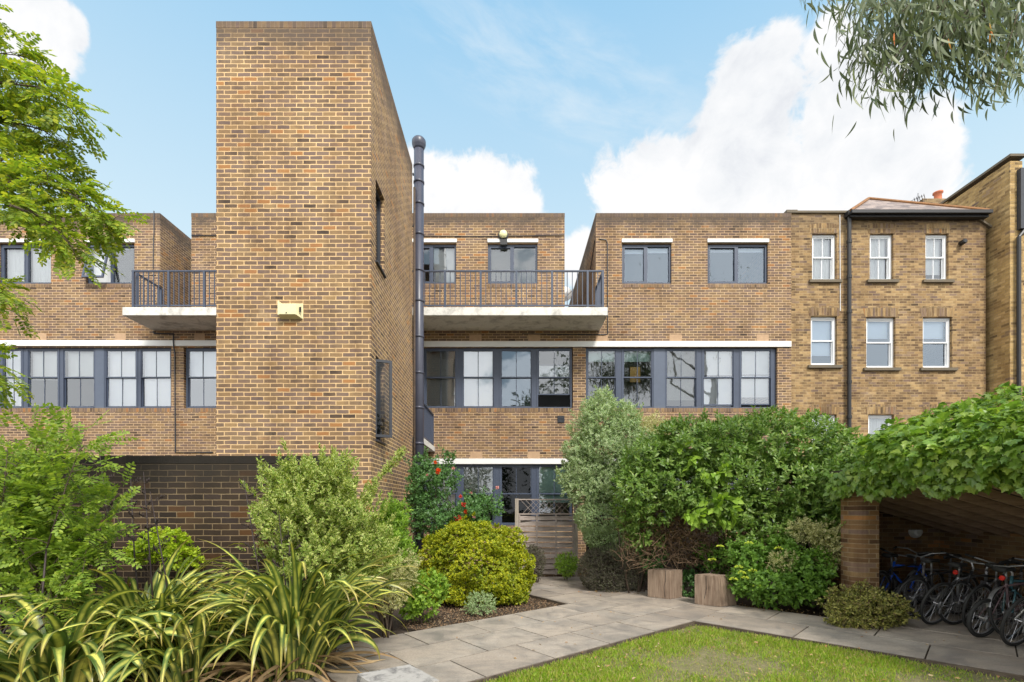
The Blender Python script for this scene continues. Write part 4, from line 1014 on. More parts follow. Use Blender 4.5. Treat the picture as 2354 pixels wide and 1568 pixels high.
def crack(b, pts, w_=.006):
    q = MB()
    for a, c in zip(pts[:-1], pts[1:]): q.bar(a, c, w_, .004)
    obj('crack', q, M['iron_black'], b)
crack(b1, [(2.92, 9.288, .53), (2.925, 9.284, .36), (2.90, 9.302, .22), (2.915, 9.290, .03)], .012)
crack(b2, [(3.44, 8.672, .52), (3.445, 8.668, .30), (3.42, 8.69, .12)], .008)
sb_ = block('stone_block', (-1.17, 3.76), (-.87, 3.39), (-.515, 3.62), .47, M['stone_block'], 'weathered pale stone cube on the paving at the bottom edge', 0, 8)

# ================================================================ BIKE SHELTER
sh = thing('bike_shelter', (6.9, 7.0, 0), 'low open brick and timber bicycle shelter under ivy at the right', 'shelter')
PXa, PXb, PYa, PYb = 5.44, PX(2021, 7.75), 7.75, 8.12
pol = [(PXb, PYa)]; rr = .20
poly = [(PXb, PYa), (PXb, PYb), (PXa, PYb)]
for k in range(7):
    a_ = R(180+90*k/6); poly.append((PXa+rr+rr*math.cos(a_), PYa+rr+rr*math.sin(a_)))
q = MB(); q.prism(ccw(poly), -.05, 2.04); obj('pillar', q, M['brick_pier'], sh)
q = MB(); q.prism(ccw([(5.3, 3.2), (5.75, 3.2), (5.75, 3.6), (5.3, 3.6)]), -.05, 2.04)
SX1 = 8.6; SL = .30; ZB = 2.05
def rz(x): return ZB+.20-(x-5.4)*SL
q = MB(); q.box(5.45, 8.7, 9.75, 9.97, -.05, 1.15); q.add([(5.45, 9.75, 1.15), (8.7, 9.75, 1.15), (8.7, 9.97, 1.15), (5.45, 9.97, 1.15), (5.45, 9.75, rz(5.45)-.01), (8.7, 9.75, rz(8.7)-.01), (8.7, 9.97, rz(8.7)-.01), (5.45, 9.97, rz(5.45)-.01)],
      [(4, 5, 6, 7), (0, 1, 5, 4), (1, 2, 6, 5), (2, 3, 7, 6), (3, 0, 4, 7)])
q.box(8.48, 8.7, 3.0, 9.748, -.05, rz(8.6)-.01); obj('back_wall', q, M['brick_pier'], sh)
q = MB(); q.box(5.42, 5.54, 3.0, 8.12, ZB, ZB+.14); obj('beam', q, M['wood_rafter'], sh)
for k in range(15):
    y = 3.2+k*.47; q = MB(); xs_ = 5.35 if y < 8.1 else 6.0
    q.add([(xs_, y, rz(xs_)-.12), (8.7, y, rz(8.7)-.12), (8.7, y+.05, rz(8.7)-.12), (xs_, y+.05, rz(xs_)-.12), (xs_, y, rz(xs_)), (8.7, y, rz(8.7)), (8.7, y+.05, rz(8.7)), (xs_, y+.05, rz(xs_))],
          [(0, 3, 2, 1), (4, 5, 6, 7), (0, 1, 5, 4), (1, 2, 6, 5), (2, 3, 7, 6), (3, 0, 4, 7)])
    obj('rafter', q, M['wood_rafter'], sh)
q = MB(); q.add([(5.3, 3.0, rz(5.3)+.002), (8.75, 3.0, rz(8.75)+.002), (8.75, 10, rz(8.75)+.002), (5.95, 10, rz(5.95)+.002), (5.3, 3.0, rz(5.3)+.04), (8.75, 3.0, rz(8.75)+.04), (8.75, 10, rz(8.75)+.04), (5.95, 10, rz(5.95)+.04), (5.95, 8.2, rz(5.95)+.002), (5.3, 8.2, rz(5.3)+.002), (5.95, 8.2, rz(5.95)+.04), (5.3, 8.2, rz(5.3)+.04)],
      [(0, 9, 8, 3, 2, 1), (4, 5, 6, 7, 10, 11), (0, 1, 5, 4), (1, 2, 6, 5), (2, 3, 7, 6), (3, 8, 10, 7), (8, 9, 11, 10), (9, 0, 4, 11)]); obj('roof', q, M['wood_dark'], sh)
q = MB(); q.prism(ccw([(5.5, 7.35), (8.48, 4.45), (8.48, 9.75), (5.5, 9.75)]), -.06, -.004); struct(obj('paved_floor', q, M['paving']))
q = MB(); c_ = (PX(2104, 9.73), 9.745, PZ(1222, 9.73)); q.lathe(c_, [(.13, .005), (.12, .05), (.09, .09), (.05, .11)], 18, 'y')
q.v = [(v[0], v[1], min(v[2], c_[2]+.035)) for v in q.v]
tag(obj('bulkhead_lamp', q, M['white_paint']), 'pale half round lamp on the dark wall inside the shelter', 'wall light')

# ---------------------------------------------------------------- bicycles
def bicycle(loc, head, lean, paint, label, scale=1.0, guard=False, reflector=False, seatpack=None, basket=False, bars='flat', wr=.335, tyre=.020, bar_h=.98):
    t = thing('bicycle', loc, label, 'bicycle', 'bicycles parked in the shelter'); t.rotation_euler = (R(lean), 0, R(head)); t.scale = (scale,)*3
    wb = 1.03
    bb = Vector((.43, 0, .28)); st = Vector((.27, 0, .74)); ht = Vector((.86, 0, .78)); hb = Vector((.90, 0, .64)); rh = Vector((0, 0, wr)); fh = Vector((wb, 0, wr))
    q = MB(); q.tube([bb, st], .016, 8); q.tube([st-Vector((.02, 0, .04)), ht+Vector((0, 0, -.03))], .015, 8); q.tube([bb, hb], .021, 8); q.tube([hb, ht+Vector((-.01, 0, .03))], .020, 8)
    for s in (1, -1):
        q.tube([bb+Vector((0, .03*s, 0)), rh+Vector((0, .062*s, 0))], .009, 6); q.tube([st+Vector((0, .012*s, -.03)), rh+Vector((0, .062*s, 0))], .008, 6)
        q.tube([hb+Vector((.005, .05*s, -.02)), hb+Vector((.03, .055*s, -.06)), fh+Vector((0, .05*s, 0))], .013, 6)
    q.tube([hb+Vector((.005, -.055, -.02)), hb+Vector((.005, .055, -.02))], .016, 6); fr = obj('frame', q, paint, t, True, local=True)
    for hub in (rh, fh):
        q = MB(); q.torus(hub, wr-tyre, tyre, (1, 0, 0), (0, 0, 1), 40, 7); ty = obj('wheel', q, M['rubber'], t, True, local=True)
        q = MB(); q.torus(hub, wr-tyre*2-.006, .009, (1, 0, 0), (0, 0, 1), 40, 5); obj('rim', q, M['alloy'], ty, True, local=True)
        q = MB(); q.lathe(hub+Vector((0, .05, 0)), [(.012, 0), (.022, .005), (.016, .03), (.016, .07), (.022, .095), (.012, .10)], 10, 'y')
        for k in range(24):
            a_ = 2*math.pi*k/24; d_ = Vector((math.cos(a_), 0, math.sin(a_))); o_ = Vector((-d_.z, 0, d_.x))*(.018 if k % 4 < 2 else -.018)
            q.bar(hub+o_+Vector((0, .03 if k % 2 else -.03, 0)), hub+d_*(wr-tyre*2-.01), .0030)
        obj('spokes', q, M['steel'], ty, False, local=True)
    q = MB(); top = st+Vector((-.045, 0, .16)); q.tube([st, top], .013, 8); obj('seat_post', q, M['alloy'], t, True, local=True)
    prof = [(-.14, .075, .01), (-.11, .085, .025), (-.03, .06, .018), (.05, .028, .012), (.13, .018, .010), (.155, .010, .0)]
    vs = []; q = MB()
    for (x, w_, h_) in prof:
        for k in range(8):
            a_ = 2*math.pi*k/8; vs.append((top.x+x, w_*math.cos(a_), top.z+.015+h_+.028*math.sin(a_)))
    q.add(vs, [(i*8+k, i*8+(k+1) % 8, (i+1)*8+(k+1) % 8, (i+1)*8+k) for i in range(5) for k in range(8)]+[tuple(range(7, -1, -1)), tuple(range(40, 48))])
    obj('saddle', q, M['rubber'], t, True, local=True)
    q = MB(); hs = ht+Vector((-.03, 0, .06)); he = hs+Vector((.05, 0, bar_h-.88)); q.tube([ht, hs, he], .015, 8)
    if bars == 'flat': pts = [he+Vector((-.06, .30, .02)), he+Vector((-.02, .15, .01)), he, he+Vector((-.02, -.15, .01)), he+Vector((-.06, -.30, .02))]
    elif bars == 'drop':
        def dr(s): return [he+Vector((-.02, .21*s, -.14)), he+Vector((.07, .21*s, -.12)), he+Vector((.10, .21*s, -.05)), he+Vector((.06, .20*s, 0)), he+Vector((0, .16*s, 0))]
        pts = dr(1)+[he]+dr(-1)[::-1]
    else: pts = [he+Vector((-.20, .26, .03)), he+Vector((-.10, .29, .05)), he+Vector((0, .16, .05)), he, he+Vector((0, -.16, .05)), he+Vector((-.10, -.29, .05)), he+Vector((-.20, -.26, .03))]
    q.tube(pts, .012, 6); hbm = obj('handlebar', q, M['alloy'] if bars != 'drop' else M['rubber'], t, True, local=True)
    for e in (pts[0], pts[-1]):
        d_ = (pts[1]-pts[0]) if e is pts[0] else (pts[-2]-pts[-1]); q = MB(); q.tube([e, e+d_.normalized()*.11], .017, 7); obj('grip', q, M['rubber'], hbm, True, local=True)
    q = MB(); q.torus(bb+Vector((0, -.045, 0)), .085, .006, (1, 0, 0), (0, 0, 1), 24, 4)
    ca = random.uniform(0, 3.1)
    for s in (1, -1):
        e = bb+Vector((math.cos(ca)*.17*s, -.07*s, math.sin(ca)*.17*s)); q.bar(bb+Vector((0, -.05*s, 0)), e, .018, .010); q.box(e.x-.045, e.x+.045, e.y-.05*s-.03, e.y-.05*s+.03, e.z-.01, e.z+.012)
    for k in range(5):
        a_ = 2*math.pi*k/5; q.bar(bb+Vector((0, -.045, 0)), bb+Vector((.085*math.cos(a_), -.045, .085*math.sin(a_))), .012, .005)
    q.torus(rh+Vector((0, -.045, 0)), .038, .009, (1, 0, 0), (0, 0, 1), 16, 4); q.torus(rh+Vector((0, -.035, 0)), .052, .004, (1, 0, 0), (0, 0, 1), 16, 4)
    q.bar(bb+Vector((0, -.045, .088)), rh+Vector((0, -.045, .04)), .007); q.bar(bb+Vector((0, -.045, -.088)), rh+Vector((.02, -.045, -.11)), .007); q.box(rh.x, rh.x+.03, -.055, -.04, rh.z-.13, rh.z-.04)
    obj('crank', q, M['alloy'], t, False, local=True)
    if guard:
        for hub, a0, a1 in ((rh, 20, 200), (fh, 15, 150)):
            q = MB(); vs = []; n_ = 16
            for i in range(n_+1):
                a_ = R(a0+(a1-a0)*i/n_)
                for yy_ in (-.028, 0, .028): r2 = wr+.018-(.012 if yy_ else 0); vs.append((hub.x+r2*math.cos(a_), yy_, hub.z+r2*math.sin(a_)))
            q.add(vs, [(3*i+e, 3*i+e+1, 3*i+e+4, 3*i+e+3) for i in range(n_) for e in (0, 1)])
            obj('mudguard', q, paint if guard == 'p' else M['alloy'], t, True, local=True)
    if reflector:
        q = MB(); c = top+Vector((-.03, 0, -.085)); q.lathe(c+Vector((-.0, .0, 0)), [(.004, 0), (.032, .002), (.032, .02), (.004, .022)], 14, 'y'); o_ = obj('rear_light', q, M['red_plastic'], t, False, local=True)
        for v in o_.data.vertices: dx_, dy_ = v.co.x-c.x, v.co.y-c.y; v.co.x, v.co.y = c.x+dy_, c.y-dx_
    if basket:
        q = MB(); b0 = ht+Vector((.10, 0, -.10))
        for z in (0, .07, .14, .2): 
            w_ = .13+z*.2
            for s in (1, -1): q.bar(b0+Vector((0, w_*s, z)), b0+Vector((.22+z*.2, w_*s, z)), .006); q.bar(b0+Vector((0 if s < 0 else .22+z*.2, -w_, z)), b0+Vector((0 if s < 0 else .22+z*.2, w_, z)), .006)
        obj('basket', q, M['iron_black'], t, False, local=True)
    return t
pb = simple('paint_blue', (.02, .13, .75), .3, var=.1); pk = simple('paint_black', (.03, .03, .033), .35, var=.2); ps = simple('paint_silver', (.32, .32, .34), .35, metal=.5, var=.15)
pt_ = simple('paint_teal', (.05, .14, .17), .35, var=.2); pg = simple('paint_grey', (.13, .12, .12), .4, var=.2); pm = simple('paint_mauve', (.14, .09, .10), .4, var=.2); pw = simple('paint_white', (.55, .55, .54), .4, var=.1)
bicycle((7.35, 8.72, 0), 193, -9, pb, 'blue framed bicycle facing outwards just behind the brick pillar', bars='flat', wr=.33, tyre=.024)
bicycle((6.15, 8.35, 0), 20, 9, pk, 'black bicycle with grey mudguards, second from the pillar', guard='a', bars='swept')
bicycle((6.22, 7.72, 0), 14, 12, pk, 'black bicycle with pale saddle rails and large rear wheel, third from the pillar', bars='flat')
bicycle((6.20, 7.26, 0), 17, 14, ps, 'silver framed bicycle with red rear light under its saddle, middle of the row', reflector=True, bars='flat')
bicycle((6.55, 6.98, 0), 20, 10, pg, 'dark grey bicycle with drop handlebars behind the silver one', bars='drop')
bicycle((6.25, 6.56, 0), 12, 9, pm, 'small wheeled mauve bicycle with brown sprocket and red light', reflector=True, bars='swept', wr=.27, tyre=.026)
bicycle((6.28, 6.16, 0), 16, 13, pw, 'bicycle with white painted frame and chunky pale spokes', bars='flat', guard=False)
bicycle((6.30, 5.82, 0), 14, 12, pt_, 'nearest teal framed bicycle cut by the right edge of the view', reflector=True, bars='flat', tyre=.024)
bicycle((6.5, 5.35, 0), 14, 12, pk, 'black bicycle at the near end of the shelter beyond the edge', bars='flat')
bicycle((7.45, 8.0, 0), 196, 8, pg, 'grey bicycle facing outwards deep inside, behind the one with grey mudguards', bars='swept')
bicycle((7.55, 7.45, 0), 190, -8, pk, 'dark bicycle facing outwards behind the silver one', bars='flat', basket=True)
bicycle((7.6, 6.75, 0), 194, 7, pt_, 'teal bicycle facing outwards behind the small wheeled mauve one', bars='flat', guard='a')
bicycle((6.85, 6.36, 0), 8, 14, pk, 'black bicycle with grey mudguards squeezed between the mauve and white ones', bars='drop', guard='a')
# ================================================================ PLANTS
L_round = tmpl('round', .55, .12, .08); L_leaf = tmpl('leaf', .42, .16, .10); L_wide = tmpl('leaf', .58, .16, .12); L_small = tmpl('diamond', .5, .1, .05); L_ivy = tmpl('ivy', 1, .1, 0)
M['lf_gold'] = leafmat('lf_gold', [(0.194, 0.276, 0.020), (0.493, 0.497, 0.020), (0.141, 0.221, 0.020), (0.616, 0.552, 0.025), (0.299, 0.368, 0.020), (0.581, 0.552, 0.030)], trans=.3, rough=.45, patchc=(.12, .22, .03))
M['lf_varieg'] = leafmat('lf_varieg', [(.16, .27, .04), (.28, .38, .06), (.12, .20, .03), (.34, .42, .07)], edge=(.86, .82, .34), edge_at=.58, trans=.3)
M['lf_pitto'] = leafmat('lf_pitto', [(0.254, 0.372, 0.165), (0.352, 0.484, 0.232), (0.196, 0.298, 0.126), (0.430, 0.521, 0.253)], edge=(.76, .77, .54), edge_at=.62, trans=.3)
M['lf_pitto2'] = leafmat('lf_pitto2', [(0.323, 0.350, 0.140), (0.441, 0.420, 0.168), (0.250, 0.280, 0.112)], edge=(.78, .70, .42), edge_at=.5, trans=.3)
M['lf_hedge'] = leafmat('lf_hedge', [(0.122, 0.224, 0.038), (0.185, 0.314, 0.050), (0.093, 0.168, 0.038), (0.257, 0.370, 0.076), (0.157, 0.258, 0.063), (0.315, 0.403, 0.113)], trans=.32, rough=.42, spec=.5)
M['lf_hydra'] = leafmat('lf_hydra', [(0.122, 0.243, 0.035), (0.188, 0.332, 0.047), (0.095, 0.188, 0.035)], trans=.35)
M['lf_ivy'] = leafmat('lf_ivy', [(0.147, 0.272, 0.037), (0.245, 0.377, 0.055), (0.110, 0.209, 0.031), (0.330, 0.439, 0.073)], trans=.35, rough=.38, spec=.5)
M['lf_purple'] = leafmat('lf_purple', [(0.090, 0.060, 0.075), (0.135, 0.150, 0.075), (0.068, 0.045, 0.053), (0.210, 0.180, 0.135), (0.105, 0.128, 0.060)], trans=.2)
M['lf_euo'] = leafmat('lf_euo', [(.08, .10, .03), (.42, .42, .10), (.05, .06, .025), (.60, .55, .16), (.12, .06, .05), (.30, .32, .06)], edge=(.45, .42, .16), edge_at=.8, trans=.25)
M['lf_rose'] = leafmat('lf_rose', [(0.098, 0.210, 0.063), (0.140, 0.280, 0.084), (0.070, 0.154, 0.049), (0.182, 0.308, 0.112)], trans=.3, rough=.4)
M['lf_green'] = leafmat('lf_green', [(0.193, 0.336, 0.042), (0.322, 0.476, 0.056), (0.145, 0.252, 0.042)], trans=.35)
M['lf_lime'] = leafmat('lf_lime', [(0.358, 0.500, 0.025), (0.495, 0.600, 0.037), (0.275, 0.400, 0.025)], trans=.4)
M['lf_robinia'] = leafmat('lf_robinia', [(0.182, 0.278, 0.030), (0.280, 0.378, 0.037), (0.140, 0.218, 0.030), (0.393, 0.457, 0.045), (0.504, 0.497, 0.052)], trans=.42, rough=.5)
M['lf_robinia2'] = leafmat('lf_robinia2', [(0.190, 0.304, 0.043), (0.304, 0.414, 0.051), (0.133, 0.219, 0.036), (0.419, 0.512, 0.065)], trans=.42, rough=.5)
M['lf_euca'] = leafmat('lf_euca', [(.13, .17, .085), (.18, .22, .12), (.09, .12, .06), (.22, .25, .15), (.15, .18, .06)], trans=.25, rough=.45)
M['lf_euca_old'] = leafmat('lf_euca_old', [(.60, .12, .03), (.50, .30, .03)], trans=.3)
M['lf_phorm'] = leafmat('lf_phorm', [(.075, .13, .03), (.12, .19, .04), (.06, .10, .025), (.18, .24, .055)], stripe=(.80, .76, .17), trans=.25, rough=.36, spec=.5, tipc=(.40, .26, .06))
M['petal'] = leafmat('petal', [(.75, .09, .07), (.80, .16, .10), (.70, .06, .09)], trans=.3); M['petal_orange'] = leafmat('petal_orange', [(.85, .10, .03), (.80, .16, .04)], trans=.3)
M['petal_pink'] = leafmat('petal_pink', [(.72, .34, .36), (.75, .45, .45)], trans=.3); M['petal_lime'] = leafmat('petal_lime', [(.50, .55, .06), (.40, .50, .05)], trans=.3)

# golden clipped dome
shrub('golden_shrub', 'shrub', 'big rounded golden yellow shrub in the bark bed beside the path', (PX(1095, 9.3), 9.3, -.05),
      [E(1090, 1300, 9.3, .98, .74, .85), E(1000, 1318, 9.3, .42, .55, .5), E(1170, 1320, 9.25, .46, .50, .55), E(1085, 1262, 9.2, .72, .46, .6), E(1150, 1250, 9.3, .42, .30, .4), E(1050, 1345, 8.9, .42, .35, .35), E(1130, 1350, 8.9, .42, .35, .35)],
      8200, 7, .035, .042, L_round, M['lf_gold'], kw=dict(up=.9, spread=62, jit=.22, roll=.25), shell=.82, lump=.30, nst=14, shoots=250, shoot_l=.05)
shrub('variegated_sprig', 'plant', 'small pale cream variegated plant at the foot of the golden shrub', (PX(1105, 8.2), 8.15, -.05),
      [E(1105, 1392, 8.15, .25, .20)], 260, 7, .05, .035, L_small, M['lf_pitto'], nst=14, stem_r=.004, kw=dict(spread=45))
# left variegated shrub before the wall end
shrub('variegated_shrub', 'shrub', 'tall yellow green variegated shrub spilling in front of the dark wall end and the tower', (PX(755, 5.75), 5.75, -.05),
      [E(725, 1175, 5.7, .38, .38, .4), E(665, 1115, 5.75, .20, .18), E(775, 1100, 5.7, .18, .20), E(640, 1190, 5.7, .22, .24), E(785, 1210, 5.7, .30, .34), E(720, 1265, 5.65, .50, .42), E(690, 1085, 5.7, .10, .12), E(820, 1300, 5.7, .30, .34), E(850, 1240, 5.8, .18, .24)],
      2900, 8, .10, .056, L_leaf, M['lf_varieg'], shell=.45, lump=.6, kw=dict(up=1.0, spread=48), nst=26, stem_r=.009, shoots=190, shoot_l=.24)
shrub('green_shrub', 'shrub', 'mid green leafy shrub with long shoots against the tower corner', (PX(895, 7.1), 7.1, -.05),
      [E(885, 1235, 7.1, .24, .34), E(910, 1190, 7.15, .12, .20), E(900, 1290, 7.0, .28, .34)],
      760, 8, .09, .065, L_leaf, M['lf_green'], shell=.4, lump=.4, kw=dict(up=.8, spread=50), nst=18, stem_r=.008, shoots=30, shoot_l=.25)
shrub('pale_variegated_shrub', 'shrub', 'low pale variegated shrub between the strap leaves and the golden shrub', (PX(885, 6.6), 6.6, -.05),
      [E(880, 1345, 6.6, .34, .34), E(925, 1310, 6.75, .20, .24), E(850, 1290, 6.6, .22, .24)], 1300, 7, .06, .040, L_small, M['lf_pitto2'], shell=.5, lump=.35, nst=14)
shrub('leafy_plant', 'plant', 'bright green broad leaved plant at the front left of the bark bed', (PX(975, 7.55), 7.5, -.05),
      [E(970, 1372, 7.5, .26, .30), E(1000, 1350, 7.55, .14, .16), E(945, 1395, 7.45, .18, .2)], 170, 6, .10, .085, L_wide, M['lf_green'], shell=.4, kw=dict(up=.7), nst=10, stem_r=.006)
# long arching shoot
t = thing('arching_shoot', (PX(800, 6.3), 6.35, -.05), 'long leafy shoot arching up across the tower side wall', 'plant')
pts = [P(800, 1290, 6.35), P(810, 1230, 6.35), P(835, 1160, 6.35), P(860, 1115, 6.35), P(900, 1070, 6.35), P(930, 1035, 6.35)]
q = MB(); q.tube([Vector((pts[0].x, 6.35, -.05))]+pts, [.010, .010, .009, .008, .006, .004, .003], 6); obj('stem', q, M['bark'], t, True)
pp = []; dd_ = []
for i in range(260):
    s = 1+random.random()*3.99; k = int(s); a_ = pts[k]+(pts[min(k+1, 5)]-pts[k])*(s-k); pp.append(a_); dd_.append((random.gauss(0, 1), random.gauss(0, 1), random.gauss(.6, .6)))
a, b, c, s = sprig_leaves(np.array([tuple(v) for v in pp]), norm(np.array(dd_)), 4, .07, .05); leaves('foliage', L_leaf, a, b, c, s, M['lf_varieg'], t)
# rose
rs = shrub('rose_bush', 'rose', 'tall climbing rose with red and pink blooms by the vent pipe', (PX(1010, 9.9), 9.9, -.05),
      [E(990, 1110, 9.9, .36, .42), E(1000, 1200, 9.9, .55, .42), E(1080, 1185, 9.8, .42, .34), E(1120, 1160, 9.8, .26, .22), E(970, 1070, 9.9, .16, .22), E(960, 1160, 9.9, .22, .5), E(1030, 1090, 9.9, .22, .2)],
      1500, 6, .10, .062, L_wide, M['lf_rose'], shell=.25, lump=.5, kw=dict(up=.3, jit=.6), nst=26, stem_r=.009, shoots=30, shoot_l=.4)
def bloom(x, y, D, r, m, name='flower'):
    c = np.array(P(x, y, D)); n = 34; d = rand_dirs(n); d[:, 1] = -np.abs(d[:, 1]); base_ = c+d*r*.25
    leaves(name, tmpl('round', .8, -.3, .2), base_, norm(d+rng.normal(size=(n, 3))*.3), rng.normal(size=(n, 3)), r*(.7+.5*rng.random(n)), m, rs)
for x, y, r, m in ((1008, 1083, .085, 'petal_orange'), (1001, 1063, .05, 'petal_orange'), (1053, 1191, .10, 'petal'), (1066, 1160, .07, 'petal'), (1072, 1176, .07, 'petal_orange'), (1091, 1187, .06, 'petal_pink'), (1058, 1141, .05, 'petal'), (1042, 1077, .05, 'petal_pink'), (1143, 1121, .05, 'petal_pink'), (982, 1092, .04, 'petal_pink'), (1083, 1133, .04, 'petal_pink'), (968, 1308, .05, 'petal_pink')):
    bloom(x, y, 9.5, r*.62, M[m])
# small plants along the path
shrub('dark_shrub', 'shrub', 'small dark purple green shrub between the golden shrub and the fence', (PX(1232, 11.3), 11.3, -.05), [E(1232, 1292, 11.3, .20, .34), E(1222, 1275, 11.3, .16, .2)], 900, 6, .04, .032, L_small, M['lf_purple'])
shrub('low_green_plant', 'plant', 'small light green plant at the foot of the timber fence', (PX(1302, 11.6), 11.6, -.05), [E(1302, 1298, 11.6, .26, .26)], 420, 7, .06, .045, L_leaf, M['lf_green'], shell=.3, nst=10, stem_r=.004)
shrub('purple_shrub', 'shrub', 'clipped low purple leaved shrub beside the left wooden cube', (PX(1405, 10.4), 10.4, -.05),
      [E(1405, 1302, 10.4, .60, .46, .5), E(1365, 1310, 10.4, .32, .42), E(1450, 1315, 10.3, .32, .40), E(1400, 1335, 10.2, .50, .24, .3)], 6200, 6, .030, .026, L_small, M['lf_purple'], shell=.8, lump=.10, nst=12)
# pittosporum
shrub('pittosporum', 'tree', 'tall grey green variegated evergreen rising against the right window band', (PX(1395, 11.0), 11.0, -.05),
      [E(1385, 930, 11, .30, .28), E(1372, 975, 11, .50, .45), E(1395, 1040, 11, .72, .62), E(1350, 1090, 10.9, .52, .40), E(1440, 1010, 11, .45, .40), E(1400, 1120, 10.9, .80, .40), E(1345, 1130, 10.8, .40, .30), E(1470, 1070, 11, .5, .6), E(1330, 1035, 10.9, .28, .30), E(1310, 1105, 10.8, .22, .18), E(1500, 1040, 11, .4, .35), E(1440, 960, 11, .28, .3)],
      9500, 7, .075, .052, L_leaf, M['lf_pitto'], shell=.5, lump=.42, kw=dict(up=.5, spread=58), nst=40, stem_r=.022, shoots=260, shoot_l=.22)
shrub('pittosporum_pale', 'shrub', 'yellowish variegated shrub just right of the tall grey green evergreen', (PX(1495, 11.3), 11.3, -.05),
      [E(1490, 1000, 11.3, .40, .42), E(1500, 1060, 11.3, .45, .5)], 1900, 7, .07, .048, L_leaf, M['lf_pitto2'], shell=.45, lump=.4, nst=14)
shrub('clipped_variegated_shrub', 'shrub', 'rounded clipped cream edged shrub under the tall evergreen, behind the purple shrub', (PX(1375, 10.9), 10.9, -.05),
      [E(1375, 1195, 10.7, .50, .36, .5), E(1390, 1235, 10.7, .45, .30), E(1440, 1250, 10.5, .40, .34)], 4200, 6, .045, .036, L_small, M['lf_pitto'], shell=.78, lump=.16, nst=12)
# hedge
hb_ = (PX(1690, 9.6), 9.6, -.05)
hedge = thing('evergreen_hedge', hb_, 'large glossy green overgrown hedge with bare brown twigs showing through its middle', 'hedge')
hbl = [E(1500, 1075, 9.5, .55, .45, .6), E(1570, 1030, 9.6, .55, .48, .8), E(1650, 1030, 9.7, .60, .50, .9), E(1740, 1020, 9.8, .65, .52, 1.0), E(1830, 1030, 9.6, .62, .52, .9), E(1900, 1060, 9.3, .50, .50, .8), E(1460, 1130, 9.3, .30, .42, .5),
       E(1560, 1120, 9.3, .55, .35, .5), E(1680, 1110, 9.3, .65, .42, .6), E(1800, 1120, 9.2, .65, .50, .7), E(1890, 1130, 9.0, .45, .50, .6), E(1720, 1165, 9.1, .35, .28), E(1600, 1160, 9.1, .25, .22), E(1850, 1190, 8.9, .35, .28), E(1930, 1075, 8.9, .3, .3), E(1938, 1140, 8.35, .16, .26, .2), E(1930, 1210, 8.35, .14, .2, .2), E(1945, 1090, 8.2, .2, .2, .2), E(1500, 1170, 9.3, .35, .2, .3), E(1450, 1180, 9.5, .25, .3), E(1640, 1190, 9.1, .25, .2), E(1480, 1230, 9.6, .25, .25), E(1530, 1155, 9.2, .22, .16), E(1715, 1230, 8.95, .22, .20), E(1790, 1225, 8.9, .22, .26), E(1880, 1270, 8.9, .35, .40), E(1850, 1330, 8.8, .35, .35), E(1925, 1180, 8.75, .22, .40), E(1690, 1175, 9.0, .3, .2)]
Pn, Dn = crown_points(hbl, 4300, .72, .26, 1.0); P2, D2 = crown_points(hbl, 1100, .35, .2, 1.1)
a, b, c, s = sprig_leaves(np.concatenate([Pn, P2]), np.concatenate([Dn, D2]), 9, .14, .108, up=.45, spread=60, jit=.3, roll=.3)
leaves('foliage', L_leaf, a, b, c, s, M['lf_hedge'], hedge)
# loose bigger leaves of a climber hanging over the middle
cl = [E(1640, 1080, 8.9, .22, .30, .1), E(1655, 1160, 8.85, .3, .30, .12), E(1580, 1040, 8.95, .3, .14, .1), E(1590, 1180, 8.85, .25, .14, .1)]
Pc, Dc = crown_points(cl, 60, .3, .2, .5); Dc[:, 1] -= .8; Dc[:, 2] -= .5
a, b, c, s = sprig_leaves(Pc, norm(Dc), 4, .12, .20, up=-.5, spread=40); leaves('climber_leaves', L_wide, a, b, c, s, M['lf_green'], hedge)
# tangle of twigs
q = MB()
for i in range(2200):
    x = random.uniform(1430, 1930); D = random.uniform(9.25, 9.95); y = random.uniform(1110, 1300 if x < 1710 else 1345)
    p = P(x, y, D); p.z = max(p.z, .02); d = Vector((random.gauss(0, .8), random.gauss(0, .5), random.gauss(.25, .8))); d.normalize(); L_ = random.uniform(.12, .5); pts = [p]
    for k in range(4): d = (d+Vector((random.gauss(0, .4), random.gauss(0, .3), random.gauss(0, .4)))).normalized(); pts.append(pts[-1]+d*L_/4)
    if min(v.z for v in pts) < 0: continue
    q.tube(pts, [.0055, .005, .004, .003, .002], 4, False)
obj('twigs', q, M['twig'], hedge, True)
q = MB()
for i in range(34):
    x = random.uniform(1440, 1930); D = random.uniform(9.8, 10.3); b0 = Vector((PX(x, D), D, -.05)); tp = b0+Vector((random.gauss(0, .4), random.gauss(0, .2), random.uniform(1.6, 2.6)))
    m_ = (b0+tp)/2+Vector((random.gauss(0, .12), random.gauss(0, .1), 0)); q.tube([b0, m_, tp], [.02, .014, .006], 6)
obj('stem', q, M['bark'], hedge, True)
# dead foliage mass deep in the hedge
Pd, Dd = crown_points([E(1540, 1200, 9.6, .9, .55, .35), E(1750, 1210, 9.6, .9, .7, .35), E(1880, 1220, 9.5, .45, .7, .3), E(1650, 1280, 10.1, 1.2, .4, .35)], 3600, .1, .2, .0)
a, b, c, s = sprig_leaves(Pd, Dd, 4, .10, .06, up=0, jit=1.0)
M['lf_deadhedge'] = leafmat('lf_deadhedge', [(.16, .09, .045), (.10, .06, .035), (.22, .13, .06), (.08, .09, .03)], trans=.15, rough=.8)
leaves('dead_foliage', L_leaf, a, b, c, s, M['lf_deadhedge'], hedge)
